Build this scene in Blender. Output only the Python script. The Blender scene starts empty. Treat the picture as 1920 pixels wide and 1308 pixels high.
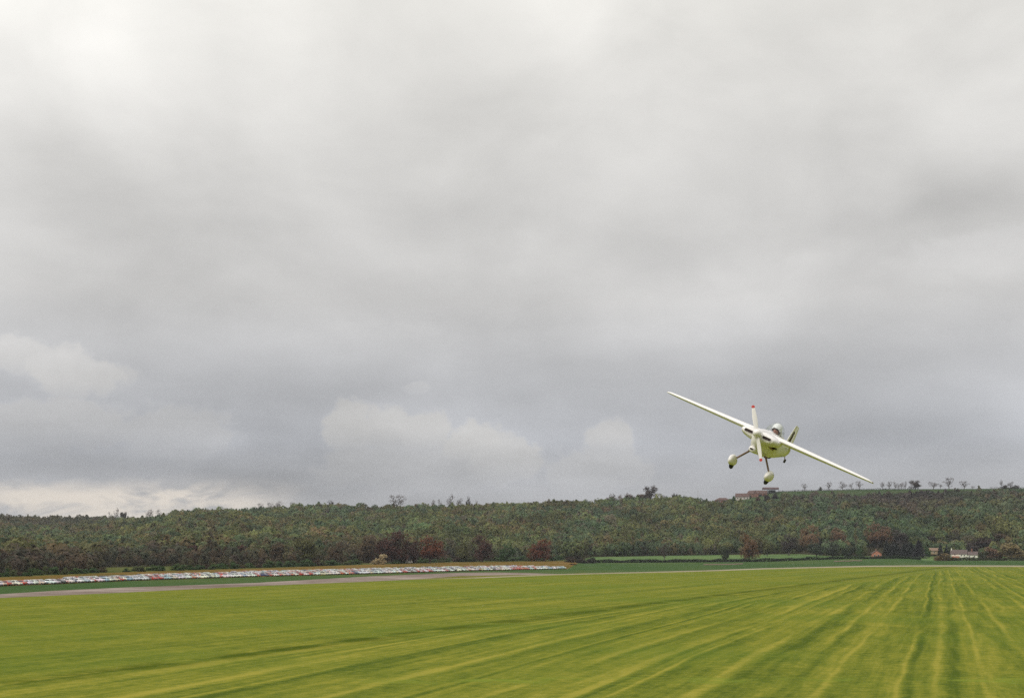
import bpy, bmesh, math, random
import numpy as np
from mathutils import Vector, Matrix, Quaternion

rng = np.random.default_rng(7)
random.seed(7)
S = bpy.context.scene
C = S.collection
R = math.radians

# ---------------------------------------------------------------- camera
H = 10.0                    # the photographer stands on a raised bank
F = 2667.0                  # focal length in photo pixels (50 mm lens on 36 mm film)
PITCH = math.atan((1030 - 654) / F)
cam_d = bpy.data.cameras.new('camera')
cam_d.sensor_width = 36.0
cam_d.lens = 36.0 * F / 1920
cam_d.clip_start = 0.5
cam_d.clip_end = 20000
cam = bpy.data.objects.new('camera', cam_d)
cam.location = (0, 0, H)
cam.rotation_euler = (math.pi / 2 + PITCH, 0, 0)
C.objects.link(cam)
S.camera = cam

CP, SP = math.cos(PITCH), math.sin(PITCH)


def slopes(px, py):
    """photo pixel -> (X/Y, (z-H)/Y) of its ray"""
    cx, cy = (np.asarray(px) - 960) / F, (654 - np.asarray(py)) / F
    d = CP - cy * SP
    return cx / d, (SP + cy * CP) / d


def azel(px, py):
    s, e = slopes(px, py)
    return math.atan(s), math.atan2(e, math.sqrt(1 + s * s))


# ---------------------------------------------------------------- exposure, sun, sky
S.view_settings.view_transform = 'Standard'
S.view_settings.look = 'None'
S.view_settings.exposure = 0.0
S.view_settings.gamma = 1.0
S.view_settings.use_curve_mapping = False
S.cycles.max_bounces = 6
S.cycles.diffuse_bounces = 3
S.cycles.glossy_bounces = 3
S.cycles.transparent_max_bounces = 8
S.cycles.sample_clamp_indirect = 4.0
try:
    S.cycles.use_denoising = False
except Exception:
    pass

SUN_EL, SUN_AZ = R(40), R(226)      # behind the camera to the left
sun_dir = Vector((math.sin(SUN_AZ) * math.cos(SUN_EL), math.cos(SUN_AZ) * math.cos(SUN_EL), math.sin(SUN_EL)))
sd = bpy.data.lights.new('sun', 'SUN')
sd.energy = 1.5
sd.angle = R(14)
sd.color = (1.0, 0.96, 0.88)
sun = bpy.data.objects.new('sun', sd)
sun.rotation_euler = (-sun_dir).to_track_quat('-Z', 'Y').to_euler()
sun.location = (-60, -60, 120)
C.objects.link(sun)


class NT:
    """terse node building"""
    def __init__(s, tree):
        s.t = tree
        s.n, s.l = tree.nodes, tree.links

    def put(s, sock, v):
        if hasattr(v, 'is_linked') or isinstance(v, bpy.types.NodeSocket):
            s.l.new(v, sock)
        elif v is not None:
            sock.default_value = v

    def math(s, op, a, b=None, c=None, clamp=False):
        n = s.n.new('ShaderNodeMath')
        n.operation = op
        n.use_clamp = clamp
        for i, v in enumerate((a, b, c)):
            if v is not None:
                s.put(n.inputs[i], v)
        return n.outputs[0]

    def add(s, a, b): return s.math('ADD', a, b)
    def sub(s, a, b): return s.math('SUBTRACT', a, b)
    def mul(s, a, b): return s.math('MULTIPLY', a, b)

    def sum(s, *v):
        r = v[0]
        for x in v[1:]:
            r = s.add(r, x)
        return r

    def vec(s, x, y, z=0.0):
        n = s.n.new('ShaderNodeCombineXYZ')
        for i, v in enumerate((x, y, z)):
            s.put(n.inputs[i], v)
        return n.outputs[0]

    def sep(s, v):
        n = s.n.new('ShaderNodeSeparateXYZ')
        s.put(n.inputs[0], v)
        return n.outputs

    def noise(s, v, scale=1.0, detail=4.0, rough=0.55, dist=0.0, dims='3D', w=None, color=False):
        n = s.n.new('ShaderNodeTexNoise')
        n.noise_dimensions = dims
        if v is not None:
            s.put(n.inputs['Vector'], v)
        if w is not None:
            s.put(n.inputs['W'], w)
        s.put(n.inputs['Scale'], scale)
        s.put(n.inputs['Detail'], detail)
        s.put(n.inputs['Roughness'], rough)
        s.put(n.inputs['Distortion'], dist)
        return n.outputs['Color' if color else 'Fac']

    def smooth(s, v, a, b, lo=0.0, hi=1.0):
        n = s.n.new('ShaderNodeMapRange')
        n.interpolation_type = 'SMOOTHSTEP'
        s.put(n.inputs['Value'], v)
        for k, x in zip(('From Min', 'From Max', 'To Min', 'To Max'), (a, b, lo, hi)):
            s.put(n.inputs[k], x)
        return n.outputs[0]

    def mixc(s, f, a, b, blend='MIX'):
        n = s.n.new('ShaderNodeMix')
        n.data_type = 'RGBA'
        n.blend_type = blend
        s.put(n.inputs[0], f)
        for i, v in ((6, a), (7, b)):
            if isinstance(v, tuple) and len(v) == 3:
                v = v + (1.0,)
            s.put(n.inputs[i], v)
        return n.outputs[2]

    def ramp(s, f, stops):
        n = s.n.new('ShaderNodeValToRGB')
        e = n.color_ramp.elements
        while len(e) < len(stops):
            e.new(0.5)
        for el, (p, c) in zip(e, stops):
            el.position = p
            el.color = tuple(c) + (1.0,)
        s.put(n.inputs[0], f)
        return n.outputs[0]

    def scale(s, col, f):
        n = s.n.new('ShaderNodeVectorMath')
        n.operation = 'SCALE'
        s.put(n.inputs[0], col)
        s.put(n.inputs['Scale'], f)
        return n.outputs[0]


W = bpy.data.worlds.new('World')
S.world = W
W.use_nodes = True
wt = W.node_tree
wt.nodes.clear()
n = NT(wt)
geo = n.n.new('ShaderNodeTexCoord')
D = geo.outputs['Generated']
dx, dy, dz = n.sep(D)
az = n.math('ARCTAN2', dx, dy)
el = n.math('ARCSINE', dz)
elp = n.math('MAXIMUM', dz, 0.0)
# overcast luminance rising from horizon to zenith
lum = n.mul(n.add(n.mul(elp, 2.45), 1.0), 0.415)
# thicker and thinner cloud over one flat layer seen in perspective
inv = n.math('DIVIDE', 1.0, n.add(elp, 0.13))
plan = n.vec(n.mul(dx, inv), n.mul(dy, inv), 0.0)
nz1 = n.noise(plan, 0.8, 5.0, 0.5, 0.15)
nz2 = n.noise(n.vec(n.mul(az, 5.5), n.mul(el, 8.5), 3.7), 1.0, 6.0, 0.52, 0.25)
lum = n.mul(lum, n.add(0.34, n.add(n.mul(nz1, 0.62), n.mul(nz2, 0.70))))
# broad thick and thin reaches of the deck: (column, row, half width, half height, slope, change)
wz = n.noise(n.vec(n.mul(az, 9.0), n.mul(el, 18.0), 6.1), 1.0, 4.0, 0.5, 0.2)
for px, py, rx, ry, slp, amt in ((1690, 405, 330, 38, 0.16, -.045), (1860, 520, 230, 75, 0.1, .06), (330, 560, 420, 55, 0.03, -.06), (380, 865, 430, 55, 0.02, -.075),
                                 (640, 715, 260, 45, 0.0, -.05), (1330, 730, 240, 70, 0.0, -.04), (120, 90, 420, 230, 0.2, .05), (980, 330, 420, 90, 0.1, .04), (1350, 560, 300, 60, 0.1, .03), (700, 480, 300, 60, 0.1, .035)):
    ca, ce = azel(px, py)
    ua = n.math('DIVIDE', n.sub(az, ca), rx / F)
    va = n.math('DIVIDE', n.add(n.sub(n.sub(el, ce), n.mul(n.sub(az, ca), slp)), n.mul(n.sub(wz, 0.5), 0.045)), ry / F)
    lum = n.add(lum, n.mul(n.math('EXPONENT', n.mul(n.add(n.mul(ua, ua), n.mul(va, va)), -1.0)), amt))
# lighter break in the deck, high to the left
a0, e0 = azel(60, -60)
g = n.add(n.math('POWER', n.math('DIVIDE', n.sub(az, a0), 0.22), 2.0), n.math('POWER', n.math('DIVIDE', n.sub(el, e0), 0.15), 2.0))
lum = n.mul(lum, n.add(1.0, n.mul(n.math('EXPONENT', n.mul(g, -1.0)), 0.16)))
# heaped cloud low down: soft lobes with a crisper upper edge
edge = n.noise(n.vec(n.mul(az, 30.0), n.mul(el, 34.0), 0.0), 1.0, 6.0, 0.55, 0.2)
edge2 = n.noise(n.vec(n.mul(az, 95.0), n.mul(el, 105.0), 5.0), 1.0, 5.0, 0.6)
wob = n.add(n.mul(n.sub(edge, 0.5), 1.25), n.mul(n.sub(edge2, 0.5), 0.75))
puffs = [(35, 668, 62, 40, .9), (145, 700, 95, 52, 1.0), (215, 705, 45, 26, .6),
         (60, 800, 220, 62, .55), (330, 815, 120, 62, .5),
         (655, 805, 52, 62, .85), (722, 810, 66, 52, .8), (800, 815, 60, 56, .8), (885, 835, 72, 52, .85),
         (940, 862, 84, 56, .7), (770, 875, 210, 64, .5), (785, 728, 30, 16, .4),
         (1140, 825, 52, 44, .7), (1125, 880, 110, 56, .5),
         (1900, 470, 170, 50, .5), (1560, 520, 240, 50, .25), (1130, 640, 200, 40, .2), (700, 640, 180, 40, .25)]
field = None
for px, py, rx, ry, wgt in puffs:
    ca, ce = azel(px, py)
    ra, re = rx / F, ry / F
    u = n.math('DIVIDE', n.sub(az, ca), ra)
    v = n.math('DIVIDE', n.sub(el, ce), re)
    d = n.math('SQRT', n.add(n.mul(u, u), n.mul(v, v)))
    m = n.smooth(n.add(d, wob), 1.08, 0.70)
    m = n.mul(m, n.mul(n.smooth(v, -1.5, 0.5, 0.25, 1.0), wgt))
    field = m if field is None else n.math('MAXIMUM', field, m)
lum = n.add(lum, n.mul(field, n.add(0.045, n.mul(edge2, 0.085))))
# the same low lumps all round the horizon, fainter
ring = n.noise(n.vec(n.mul(az, 7.0), n.mul(el, 12.0), 9.0), 1.0, 6.0, 0.5, 0.5)
ring = n.mul(n.smooth(ring, 0.5, 0.62), n.smooth(el, 0.20, 0.06))
lum = n.add(lum, n.mul(ring, 0.02))
tint = n.ramp(n.mul(elp, 2.2), [(0.0, (0.970, 0.965, 0.99)), (0.16, (0.945, 0.966, 1.03)), (0.38, (1.0, 0.985, 0.965)), (0.85, (1.02, 1.0, 0.945))])
tint = n.mixc(n.smooth(field, 0.1, 0.9), tint, (1.0, 0.985, 0.97))
colr = n.scale(tint, lum)
# clear slot under the cloud base low on the left, warm and pale
a1, e1 = azel(230, 945)
slot = n.noise(n.vec(n.mul(az, 20.0), n.mul(el, 52.0), 1.3), 1.0, 5.0, 0.55, 0.6)
sg = n.mul(n.smooth(n.math('ABSOLUTE', n.sub(az, a1)), 0.135, 0.06), n.smooth(n.add(el, n.mul(n.sub(slot, 0.5), 0.026)), 0.050, 0.037))
sg = n.mul(sg, n.smooth(slot, 0.36, 0.56, 0.12, 1.0))
colr = n.mixc(n.mul(sg, 0.95), colr, (0.80, 0.725, 0.64))
bg = n.n.new('ShaderNodeBackground')
n.l.new(colr, bg.inputs[0])
bg.inputs[1].default_value = 1.0
sky = n.n.new('ShaderNodeTexSky')
sky.sky_type = 'NISHITA'
sky.sun_disc = False
sky.sun_elevation = SUN_EL
sky.sun_rotation = SUN_AZ
bs = n.n.new('ShaderNodeBackground')
n.l.new(sky.outputs[0], bs.inputs[0])
bs.inputs[1].default_value = 0.08
mx = n.n.new('ShaderNodeMixShader')
mx.inputs[0].default_value = 0.965
n.l.new(bs.outputs[0], mx.inputs[1])
n.l.new(bg.outputs[0], mx.inputs[2])
wo = n.n.new('ShaderNodeOutputWorld')
n.l.new(mx.outputs[0], wo.inputs[0])

# ---------------------------------------------------------------- object helpers


def tag(o, label=None, cat=None, group=None, kind=None):
    if label: o['label'] = label
    if cat: o['category'] = cat
    if group: o['group'] = group
    if kind: o['kind'] = kind
    return o


def link(name, me, parent=None, mats=(), color=None):
    o = bpy.data.objects.new(name, me)
    C.objects.link(o)
    if parent is not None:
        o.parent = parent
    for m in mats:
        me.materials.append(m)
    if color is not None:
        o.color = tuple(color) + (1.0,)
    return o


def empty(name, loc=(0, 0, 0), rz=0.0):
    o = bpy.data.objects.new(name, None)
    o.empty_display_size = 0.5
    o.location = loc
    o.rotation_euler = (0, 0, rz)
    C.objects.link(o)
    return o


def tri_mesh(name, V, ntri=None, tint=None):
    """soup of triangles: V (3n,3)"""
    V = np.ascontiguousarray(V, np.float32).reshape(-1, 3)
    k = len(V) // 3
    me = bpy.data.meshes.new(name)
    me.vertices.add(len(V))
    me.vertices.foreach_set('co', V.ravel())
    me.loops.add(3 * k)
    me.loops.foreach_set('vertex_index', np.arange(3 * k, dtype=np.int32))
    me.polygons.add(k)
    me.polygons.foreach_set('loop_start', np.arange(0, 3 * k, 3, dtype=np.int32))
    if tint is not None:
        a = me.color_attributes.new('tint', 'FLOAT_COLOR', 'POINT')
        t = np.ones((len(V), 4), np.float32)
        t[:, :3] = tint
        a.data.foreach_set('color', t.ravel())
    me.update(calc_edges=True)
    return me


class MB:
    """collects boxes, tubes, lofts into one mesh"""
    def __init__(s):
        s.v, s.f, s.m = [], [], []

    def poly(s, pts, faces, mat=0):
        b = len(s.v)
        s.v += [tuple(p) for p in pts]
        s.f += [tuple(b + i for i in f) for f in faces]
        s.m += [mat] * len(faces)

    def box(s, x0, x1, y0, y1, z0, z1, mat=0):
        p = [(x, y, z) for z in (z0, z1) for y in (y0, y1) for x in (x0, x1)]
        s.poly(p, [(0, 2, 3, 1), (4, 5, 7, 6), (0, 1, 5, 4), (2, 6, 7, 3), (0, 4, 6, 2), (1, 3, 7, 5)], mat)

    def tube(s, p, q, r0, r1, k=6, mat=0, cap=True):
        p, q = Vector(p), Vector(q)
        d = (q - p)
        if d.length < 1e-6: return
        d.normalize()
        a = d.orthogonal().normalized()
        b = d.cross(a)
        pts = []
        for c, r in ((p, r0), (q, r1)):
            for i in range(k):
                t = 2 * math.pi * i / k
                pts.append(c + a * (r * math.cos(t)) + b * (r * math.sin(t)))
        fs = [(i, (i + 1) % k, k + (i + 1) % k, k + i) for i in range(k)]
        if cap:
            fs += [tuple(range(k - 1, -1, -1)), tuple(range(k, 2 * k))]
        s.poly(pts, fs, mat)

    def rings(s, rs, cap=True, mat=0, skip=None):
        k = len(rs[0])
        pts = [p for r in rs for p in r]
        fs = []
        for j in range(len(rs) - 1):
            for i in range(k):
                f = (j * k + i, j * k + (i + 1) % k, (j + 1) * k + (i + 1) % k, (j + 1) * k + i)
                if skip is not None:
                    c = sum((Vector(pts[q]) for q in f), Vector()) / 4
                    if skip(c): continue
                fs.append(f)
        if cap:
            fs += [tuple(range(k - 1, -1, -1)), tuple(range((len(rs) - 1) * k, len(rs) * k))]
        s.poly(pts, fs, mat)

    def mesh(s, name, smooth=False, angle=None):
        me = bpy.data.meshes.new(name)
        me.from_pydata(s.v, [], s.f)
        for p, m in zip(me.polygons, s.m):
            p.material_index = m
        bm = bmesh.new()
        bm.from_mesh(me)
        bmesh.ops.recalc_face_normals(bm, faces=bm.faces)
        bm.to_mesh(me)
        bm.free()
        if smooth:
            me.polygons.foreach_set('use_smooth', [True] * len(me.polygons))
            if angle:
                me.set_sharp_from_angle(angle=R(angle))
        me.update()
        return me


# ---------------------------------------------------------------- materials


def material(name):
    m = bpy.data.materials.new(name)
    m.use_nodes = True
    t = NT(m.node_tree)
    return m, t, m.node_tree.nodes['Principled BSDF']


def plain(name, col, rough=0.6, var=0.12, scale=3.0, metallic=0.0, coat=0.0):
    """a colour with slight grain and wear"""
    m, t, b = material(name)
    tc = t.n.new('ShaderNodeTexCoord').outputs['Object']
    z = t.noise(tc, scale, 5.0, 0.6)
    c = t.mixc(z, tuple(x * (1 - var) for x in col), tuple(min(1, x * (1 + var)) for x in col))
    t.l.new(c, b.inputs['Base Color'])
    t.put(b.inputs['Roughness'], t.math('ADD', t.mul(z, 0.15), rough - 0.07))
    b.inputs['Metallic'].default_value = metallic
    b.inputs['Coat Weight'].default_value = coat
    return m


def leaf_mat(name, attr=False, var=0.25, trans=0.25, rough=0.7):
    """foliage or twigs: colour from the object (or the per-tree attribute), mottled"""
    m, t, b = material(name)
    if attr:
        a = t.n.new('ShaderNodeAttribute')
        a.attribute_name = 'tint'
        col = a.outputs['Color']
        pos = t.n.new('ShaderNodeNewGeometry').outputs['Position']
        sc = 0.35
    else:
        oi = t.n.new('ShaderNodeObjectInfo')
        col = oi.outputs['Color']
        pos = t.n.new('ShaderNodeNewGeometry').outputs['Position']
        sc = 0.8
    z = t.noise(pos, sc, 3.0, 0.6)
    col = t.scale(col, t.add(1 - var, t.mul(z, 2 * var)))
    t.l.new(col, b.inputs['Base Color'])
    b.inputs['Roughness'].default_value = rough
    b.inputs['Specular IOR Level'].default_value = 0.15
    if trans:
        tr = t.n.new('ShaderNodeBsdfTranslucent')
        t.l.new(col, tr.inputs[0])
        mxs = t.n.new('ShaderNodeMixShader')
        mxs.inputs[0].default_value = trans
        t.l.new(b.outputs[0], mxs.inputs[1])
        t.l.new(tr.outputs[0], mxs.inputs[2])
        t.l.new(mxs.outputs[0], t.n['Material Output'].inputs[0])
    return m


def ground_mat(name, stops, big=0.02, small=0.35, grain=3.0, rough=0.9, wb=0.5):
    """soil or grass sheet: broad patches, small mottling and grain"""
    m, t, b = material(name)
    pos = t.n.new('ShaderNodeNewGeometry').outputs['Position']
    z1 = t.noise(pos, big, 4.0, 0.6)
    z2 = t.noise(pos, small, 4.0, 0.65)
    z3 = t.noise(pos, grain, 2.0, 0.6)
    f = t.sum(t.mul(z1, wb), t.mul(z2, 0.85 - wb), t.mul(z3, 0.15))
    f = t.smooth(f, 0.3, 0.7)
    t.l.new(t.ramp(f, stops), b.inputs['Base Color'])
    b.inputs['Roughness'].default_value = rough
    b.inputs['Specular IOR Level'].default_value = 0.0
    return m


# the mown field: swathes of cut grass running away to the right
M_FIELD, t, b = material('mown_grass')
pos = t.n.new('ShaderNodeNewGeometry').outputs['Position']
X, Y, Z = t.sep(pos)
Y1 = t.sub(Y, 120.0)
bline = t.add(t.sub(X, t.mul(Y1, 0.40)), 34.0)
w1 = t.noise(pos, 0.010, 2.0, 0.5)
w2 = t.noise(pos, 0.06, 3.0, 0.5)
warp = t.add(t.mul(t.sub(w1, 0.5), 4.0), t.mul(t.sub(w2, 0.5), 0.55))
bl = t.add(bline, t.mul(warp, 0.6))
side = t.smooth(bl, -14.0, 14.0)
uR = t.sub(X, t.mul(Y1, 0.298))
uL = t.sub(X, t.mul(Y1, 0.42))
u = t.add(t.mul(uR, side), t.mul(uL, t.sub(1.0, side)))
u = t.add(u, warp)
v = t.add(Y, t.mul(X, 0.3))
ph = t.add(t.mul(u, 1 / 4.3), t.mul(t.noise(None, 1.0, 1.0, 0.5, dims='1D', w=t.mul(u, 0.11)), 2.2))
saw = t.math('FRACT', ph)                                                        # one pass of the mower
swa = t.noise(t.vec(t.mul(u, 0.23), t.mul(v, 0.011)), 1.0, 2.0, 0.5, dims='2D')
lip = t.math('EXPONENT', t.mul(t.math('POWER', t.math('DIVIDE', t.sub(saw, 0.30), 0.095), 2.0), -1.0))
rut = t.math('EXPONENT', t.mul(t.math('POWER', t.math('DIVIDE', t.sub(saw, 0.62), 0.17), 2.0), -1.0))
s1 = t.add(0.5, t.mul(t.sub(t.mul(lip, 0.50), t.mul(rut, 0.36)), t.smooth(swa, 0.30, 0.62)))
s1b = t.noise(None, 1.0, 2.0, 0.5, dims='1D', w=t.mul(u, 0.17))
s2 = t.noise(t.vec(t.mul(u, 0.95), t.mul(v, 0.045)), 1.0, 4.0, 0.65, dims='2D')   # streaks within them
s3 = t.noise(t.vec(t.mul(u, 0.16), t.mul(v, 0.006)), 1.0, 3.0, 0.55, dims='2D')
g1 = t.noise(pos, 0.9, 4.0, 0.7)
g2 = t.noise(pos, 5.0, 3.0, 0.7)
g3 = t.noise(t.vec(t.mul(X, 0.20), t.mul(Y, 0.10)), 1.0, 4.0, 0.62)
amp = t.add(0.35, t.mul(side, 0.65))
f = t.sum(t.mul(t.mul(t.sub(s1, 0.5), amp), 0.72), t.mul(t.mul(t.sub(s1b, 0.5), amp), 0.55), t.mul(t.mul(t.sub(s2, 0.5), amp), 0.75), t.mul(t.sub(s3, 0.5), 0.55),
          t.mul(t.sub(g1, 0.5), 1.05), t.mul(t.sub(g2, 0.5), 0.80), t.mul(t.sub(g3, 0.5), 0.62), 0.5)
col = t.ramp(f, [(0.10, (0.066, 0.094, 0.016)), (0.40, (0.128, 0.150, 0.023)), (0.60, (0.176, 0.184, 0.028)), (0.92, (0.270, 0.245, 0.044))])
fresh = t.smooth(t.noise(pos, 0.02, 3.0, 0.5), 0.42, 0.66)
col = t.mixc(t.mul(fresh, 0.45), col, (0.096, 0.146, 0.023))
# a longer uncut strip where the two directions of mowing meet
strip = t.math('EXPONENT', t.mul(t.math('POWER', t.math('DIVIDE', t.add(bl, t.mul(t.sub(t.noise(pos, 0.25, 3.0, 0.6), 0.5), 3.5)), 2.6), 2.0), -1.0))
strip = t.mul(strip, t.smooth(t.noise(pos, 0.12, 4.0, 0.65), 0.34, 0.58))
col = t.mixc(t.mul(strip, 0.8), col, (0.045, 0.068, 0.008))
# fresh regrowth along the headland across the bottom of the field
hd = t.sub(t.add(Y, t.add(t.mul(X, 0.02), t.mul(t.sub(w2, 0.5), 7.0))), 112.8)
hd = t.math('EXPONENT', t.mul(t.math('POWER', t.math('DIVIDE', hd, 2.6), 2.0), -1.0))
hd = t.mul(hd, t.mul(t.smooth(t.noise(pos, 0.22, 5.0, 0.7), 0.46, 0.60), t.smooth(X, -16.0, -2.0)))
col = t.mixc(t.mul(hd, 0.75), col, t.mixc(g1, (0.075, 0.135, 0.022), (0.24, 0.27, 0.040)))
t.l.new(col, b.inputs['Base Color'])
b.inputs['Roughness'].default_value = 1.0
b.inputs['Specular IOR Level'].default_value = 0.0
bmp = t.n.new('ShaderNodeBump')
bmp.inputs['Strength'].default_value = 0.5
bmp.inputs['Distance'].default_value = 0.12
t.l.new(t.add(g1, t.mul(g2, 0.6)), bmp.inputs['Height'])
t.l.new(bmp.outputs[0], b.inputs['Normal'])

M_RUNWAY = ground_mat('worn_runway', [(0.0, (0.135, 0.10, 0.082)), (0.5, (0.215, 0.172, 0.150)), (1.0, (0.36, 0.30, 0.27))], 0.018, 0.12, 2.0)
M_TRACK = ground_mat('pale_track', [(0.0, (0.19, 0.165, 0.10)), (0.5, (0.29, 0.25, 0.18)), (1.0, (0.37, 0.33, 0.26))], 0.02, 0.2, 2.0)
M_VERGE = ground_mat('long_verge_grass', [(0.0, (0.030, 0.062, 0.018)), (0.5, (0.048, 0.090, 0.026)), (1.0, (0.10, 0.115, 0.026))], 0.02, 0.2)
M_VERGE2 = ground_mat('rough_verge_grass', [(0.0, (0.085, 0.095, 0.018)), (0.5, (0.13, 0.13, 0.026)), (1.0, (0.19, 0.155, 0.045))], 0.02, 0.2)
M_DRY = ground_mat('dry_rough_grass', [(0.0, (0.085, 0.070, 0.018)), (0.5, (0.135, 0.092, 0.026)), (1.0, (0.19, 0.115, 0.045))], 0.015, 0.15)
M_CROP = ground_mat('young_crop', [(0.0, (0.034, 0.068, 0.025)), (0.5, (0.054, 0.094, 0.033)), (1.0, (0.092, 0.112, 0.036))], 0.012, 0.2)
M_PASTURE = ground_mat('pale_pasture', [(0.0, (0.070, 0.120, 0.045)), (0.5, (0.098, 0.155, 0.058)), (1.0, (0.14, 0.175, 0.065))], 0.012, 0.2)
M_WOODFLOOR = ground_mat('woodland_floor', [(0.0, (0.025, 0.022, 0.012)), (0.5, (0.038, 0.034, 0.018)), (1.0, (0.055, 0.050, 0.022))], 0.02, 0.2)
M_HILLTOP = ground_mat('hilltop_grass', [(0.0, (0.036, 0.058, 0.028)), (0.5, (0.046, 0.070, 0.032)), (1.0, (0.066, 0.082, 0.036))], 0.02, 0.1)
M_WOODLEAF = leaf_mat('woodland_leaf', attr=True, trans=0.4)
M_LEAF = leaf_mat('leaf')
M_TWIG = leaf_mat('twig', trans=0.0)
M_BARK = plain('bark', (0.060, 0.046, 0.034), 0.9, 0.35, 1.5)

# ---------------------------------------------------------------- terrain
# boundaries between kinds of ground, as seen in the photograph: y(px), and how far off each lies


def curve(xs, ys):
    xs, ys = np.array(xs, float), np.array(ys, float)

    def f(p):
        p = np.asarray(p, float)
        r = np.interp(p, xs, ys)
        lo = p < xs[0]
        r = np.where(lo, ys[0] + (p - xs[0]) * (ys[1] - ys[0]) / (xs[1] - xs[0]), r)
        return r
    return f


y_near = curve([0, 240, 480, 680, 780, 900, 1053, 1320, 1429, 1620, 1750, 1920, 2800],
               [1120.5, 1110, 1098, 1090, 1085.5, 1083, 1077, 1070.5, 1066.5, 1062, 1061.3, 1062, 1066])
trk_w = curve([-100, 770, 860, 920, 1300, 1920, 2800], [0, 0, 1.0, 1.7, 1.9, 2.5, 2.8])
y_run0 = curve([770, 800, 860, 930, 1000, 1060, 1100], [1085.9, 1084, 1079.5, 1077.8, 1076.9, 1075, 1073])     # near edge of the runway once it swings away
y_run1 = curve([0, 120, 240, 480, 680, 780, 860, 930, 990, 1050, 1100],
               [1113.5, 1106, 1100.5, 1092, 1080.5, 1076.3, 1073.2, 1072.4, 1073.6, 1075.4, 1073])
y_car = curve([0, 120, 240, 480, 700, 900, 1060, 1110], [1099, 1094, 1088.7, 1081, 1075.5, 1069.5, 1066.3, 1063])
Y_bush = curve([-700, 0, 240, 480, 720, 900, 1060, 1150, 1920, 2800], [360, 470, 600, 700, 850, 950, 1000, 1000, 1000, 1000])
y_bush = curve([0, 240, 480, 720, 900, 1060, 1100, 1260, 1440, 1580, 1700, 1742, 1920, 2800],
               [1082, 1072, 1065, 1057, 1052.5, 1051, 1055, 1054, 1052.5, 1047.5, 1047, 1050.5, 1051, 1053])
Y_wood = curve([-700, 0, 175, 195, 335, 355, 480, 720, 900, 1060, 1090, 1110, 1250, 1500, 1560, 1920, 2800], [400, 505, 590, 690, 730, 675, 735, 885, 985, 1035, 1045, 1090, 1150, 1180, 1110, 1110, 1110])
y_wood = curve([-700, 0, 175, 195, 335, 355, 480, 720, 900, 1060, 1090, 1110, 1250, 1500, 1560, 1700, 1920, 2800], [1110, 1079, 1072, 1063.5, 1060.5, 1066, 1062, 1054.5, 1050, 1048.5, 1048, 1043.5, 1041, 1038, 1042, 1042, 1043, 1044])
Y_top = curve([-700, 0, 340, 900, 1200, 1340, 1400, 1880, 2800], [1900, 1860, 1720, 1620, 1580, 1570, 1470, 1480, 1500])
y_top = curve([0, 190, 270, 340, 480, 600, 740, 900, 1000, 1130, 1200, 1300, 1345, 1385, 1440, 1500, 1600, 1700, 1800, 1880, 2800],
              [982, 985, 986, 971, 966, 963, 962.5, 961, 958, 955, 948, 950, 955, 957, 954, 940, 938, 935, 934, 931, 933])
y_ridge = curve([0, 190, 270, 340, 480, 600, 740, 900, 1000, 1130, 1200, 1300, 1345, 1384, 1432, 1445, 1600, 1700, 1920, 2800],
                [978, 981, 982, 967, 962, 959, 957.5, 956, 953, 950, 943, 944, 938, 933, 926, 921.5, 917.5, 916.5, 915.5, 918])

NS = [70, 3, 3, 4, 4, 8, 5, 46, 8, 8]            # rows in each strip


def flatY(py):
    s, e = slopes(960, py)
    return (0 - H) / np.minimum(e, -1e-4)


def und(p, t):
    """folds in the wooded hillside"""
    f = (4.0 * np.sin(p / 61.0 + 1.7 * np.sin(p / 143.0) + 3.0 * t) + 3.0 * np.sin(p / 27.0 + 5.5 * t + 1.0) + 2.5 * np.sin(p / 171.0 - 6 * t))
    f = f * np.sin(np.pi * np.clip(t, 0, 1)) ** 0.8
    spur = 11.0 * np.exp(-((p - 390) / 150.0) ** 2) * np.exp(-((t - 0.66) / 0.13) ** 2)
    return f * 0.55 + spur


def boundaries(p):
    p = np.asarray(p, float)
    pc = np.clip(p, -1100, 2800)
    yn = y_near(pc)
    yt = yn - trk_w(pc)
    r1 = y_run1(np.minimum(pc, 1100))
    r0 = np.where(pc < 770, yn, y_run0(np.clip(pc, 771, 1100)))
    # right of x = 1100 no runway shows: it has merged with the track
    r0 = np.where(pc > 1100, yt, np.minimum(r0, yt))
    r1 = np.where(pc > 1100, yt, np.minimum(r1, r0))
    yc = np.minimum(y_car(np.minimum(pc, 1110)), r1 - 0.02)
    B = [np.full_like(p, 0.6), flatY(yn), flatY(yt), flatY(r0), flatY(r1), flatY(yc)]
    Zs = [np.zeros_like(p) for _ in range(6)]
    for Yf, yf in ((Y_bush, y_bush), (Y_wood, y_wood), (Y_top, y_top)):
        Yv = np.maximum(Yf(pc), B[-1] + 1.0)
        e = slopes(960, yf(pc))[1]
        B.append(Yv)
        Zs.append(H + e * Yv)
    wend = np.clip((pc - 1062) / 30.0, 0, 1)
    wend = wend * wend * (3 - 2 * wend)
    B[5] = B[5] * (1 - wend) + (B[6] - 0.3) * wend
    Zs[5] = Zs[6] * wend
    Yr = np.where(pc < 1340, B[-1] + 25, 1600.0)
    Yr = np.maximum(Yr, B[-1] + 20)
    B.append(Yr)
    Zs.append(H + slopes(960, y_ridge(pc))[1] * Yr)
    B.append(Yr + 900)
    Zs.append(Zs[-1] - 35)
    B.append(np.full_like(p, 4300.0))
    Zs.append(np.full_like(p, 10.0))
    return B, Zs


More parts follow.
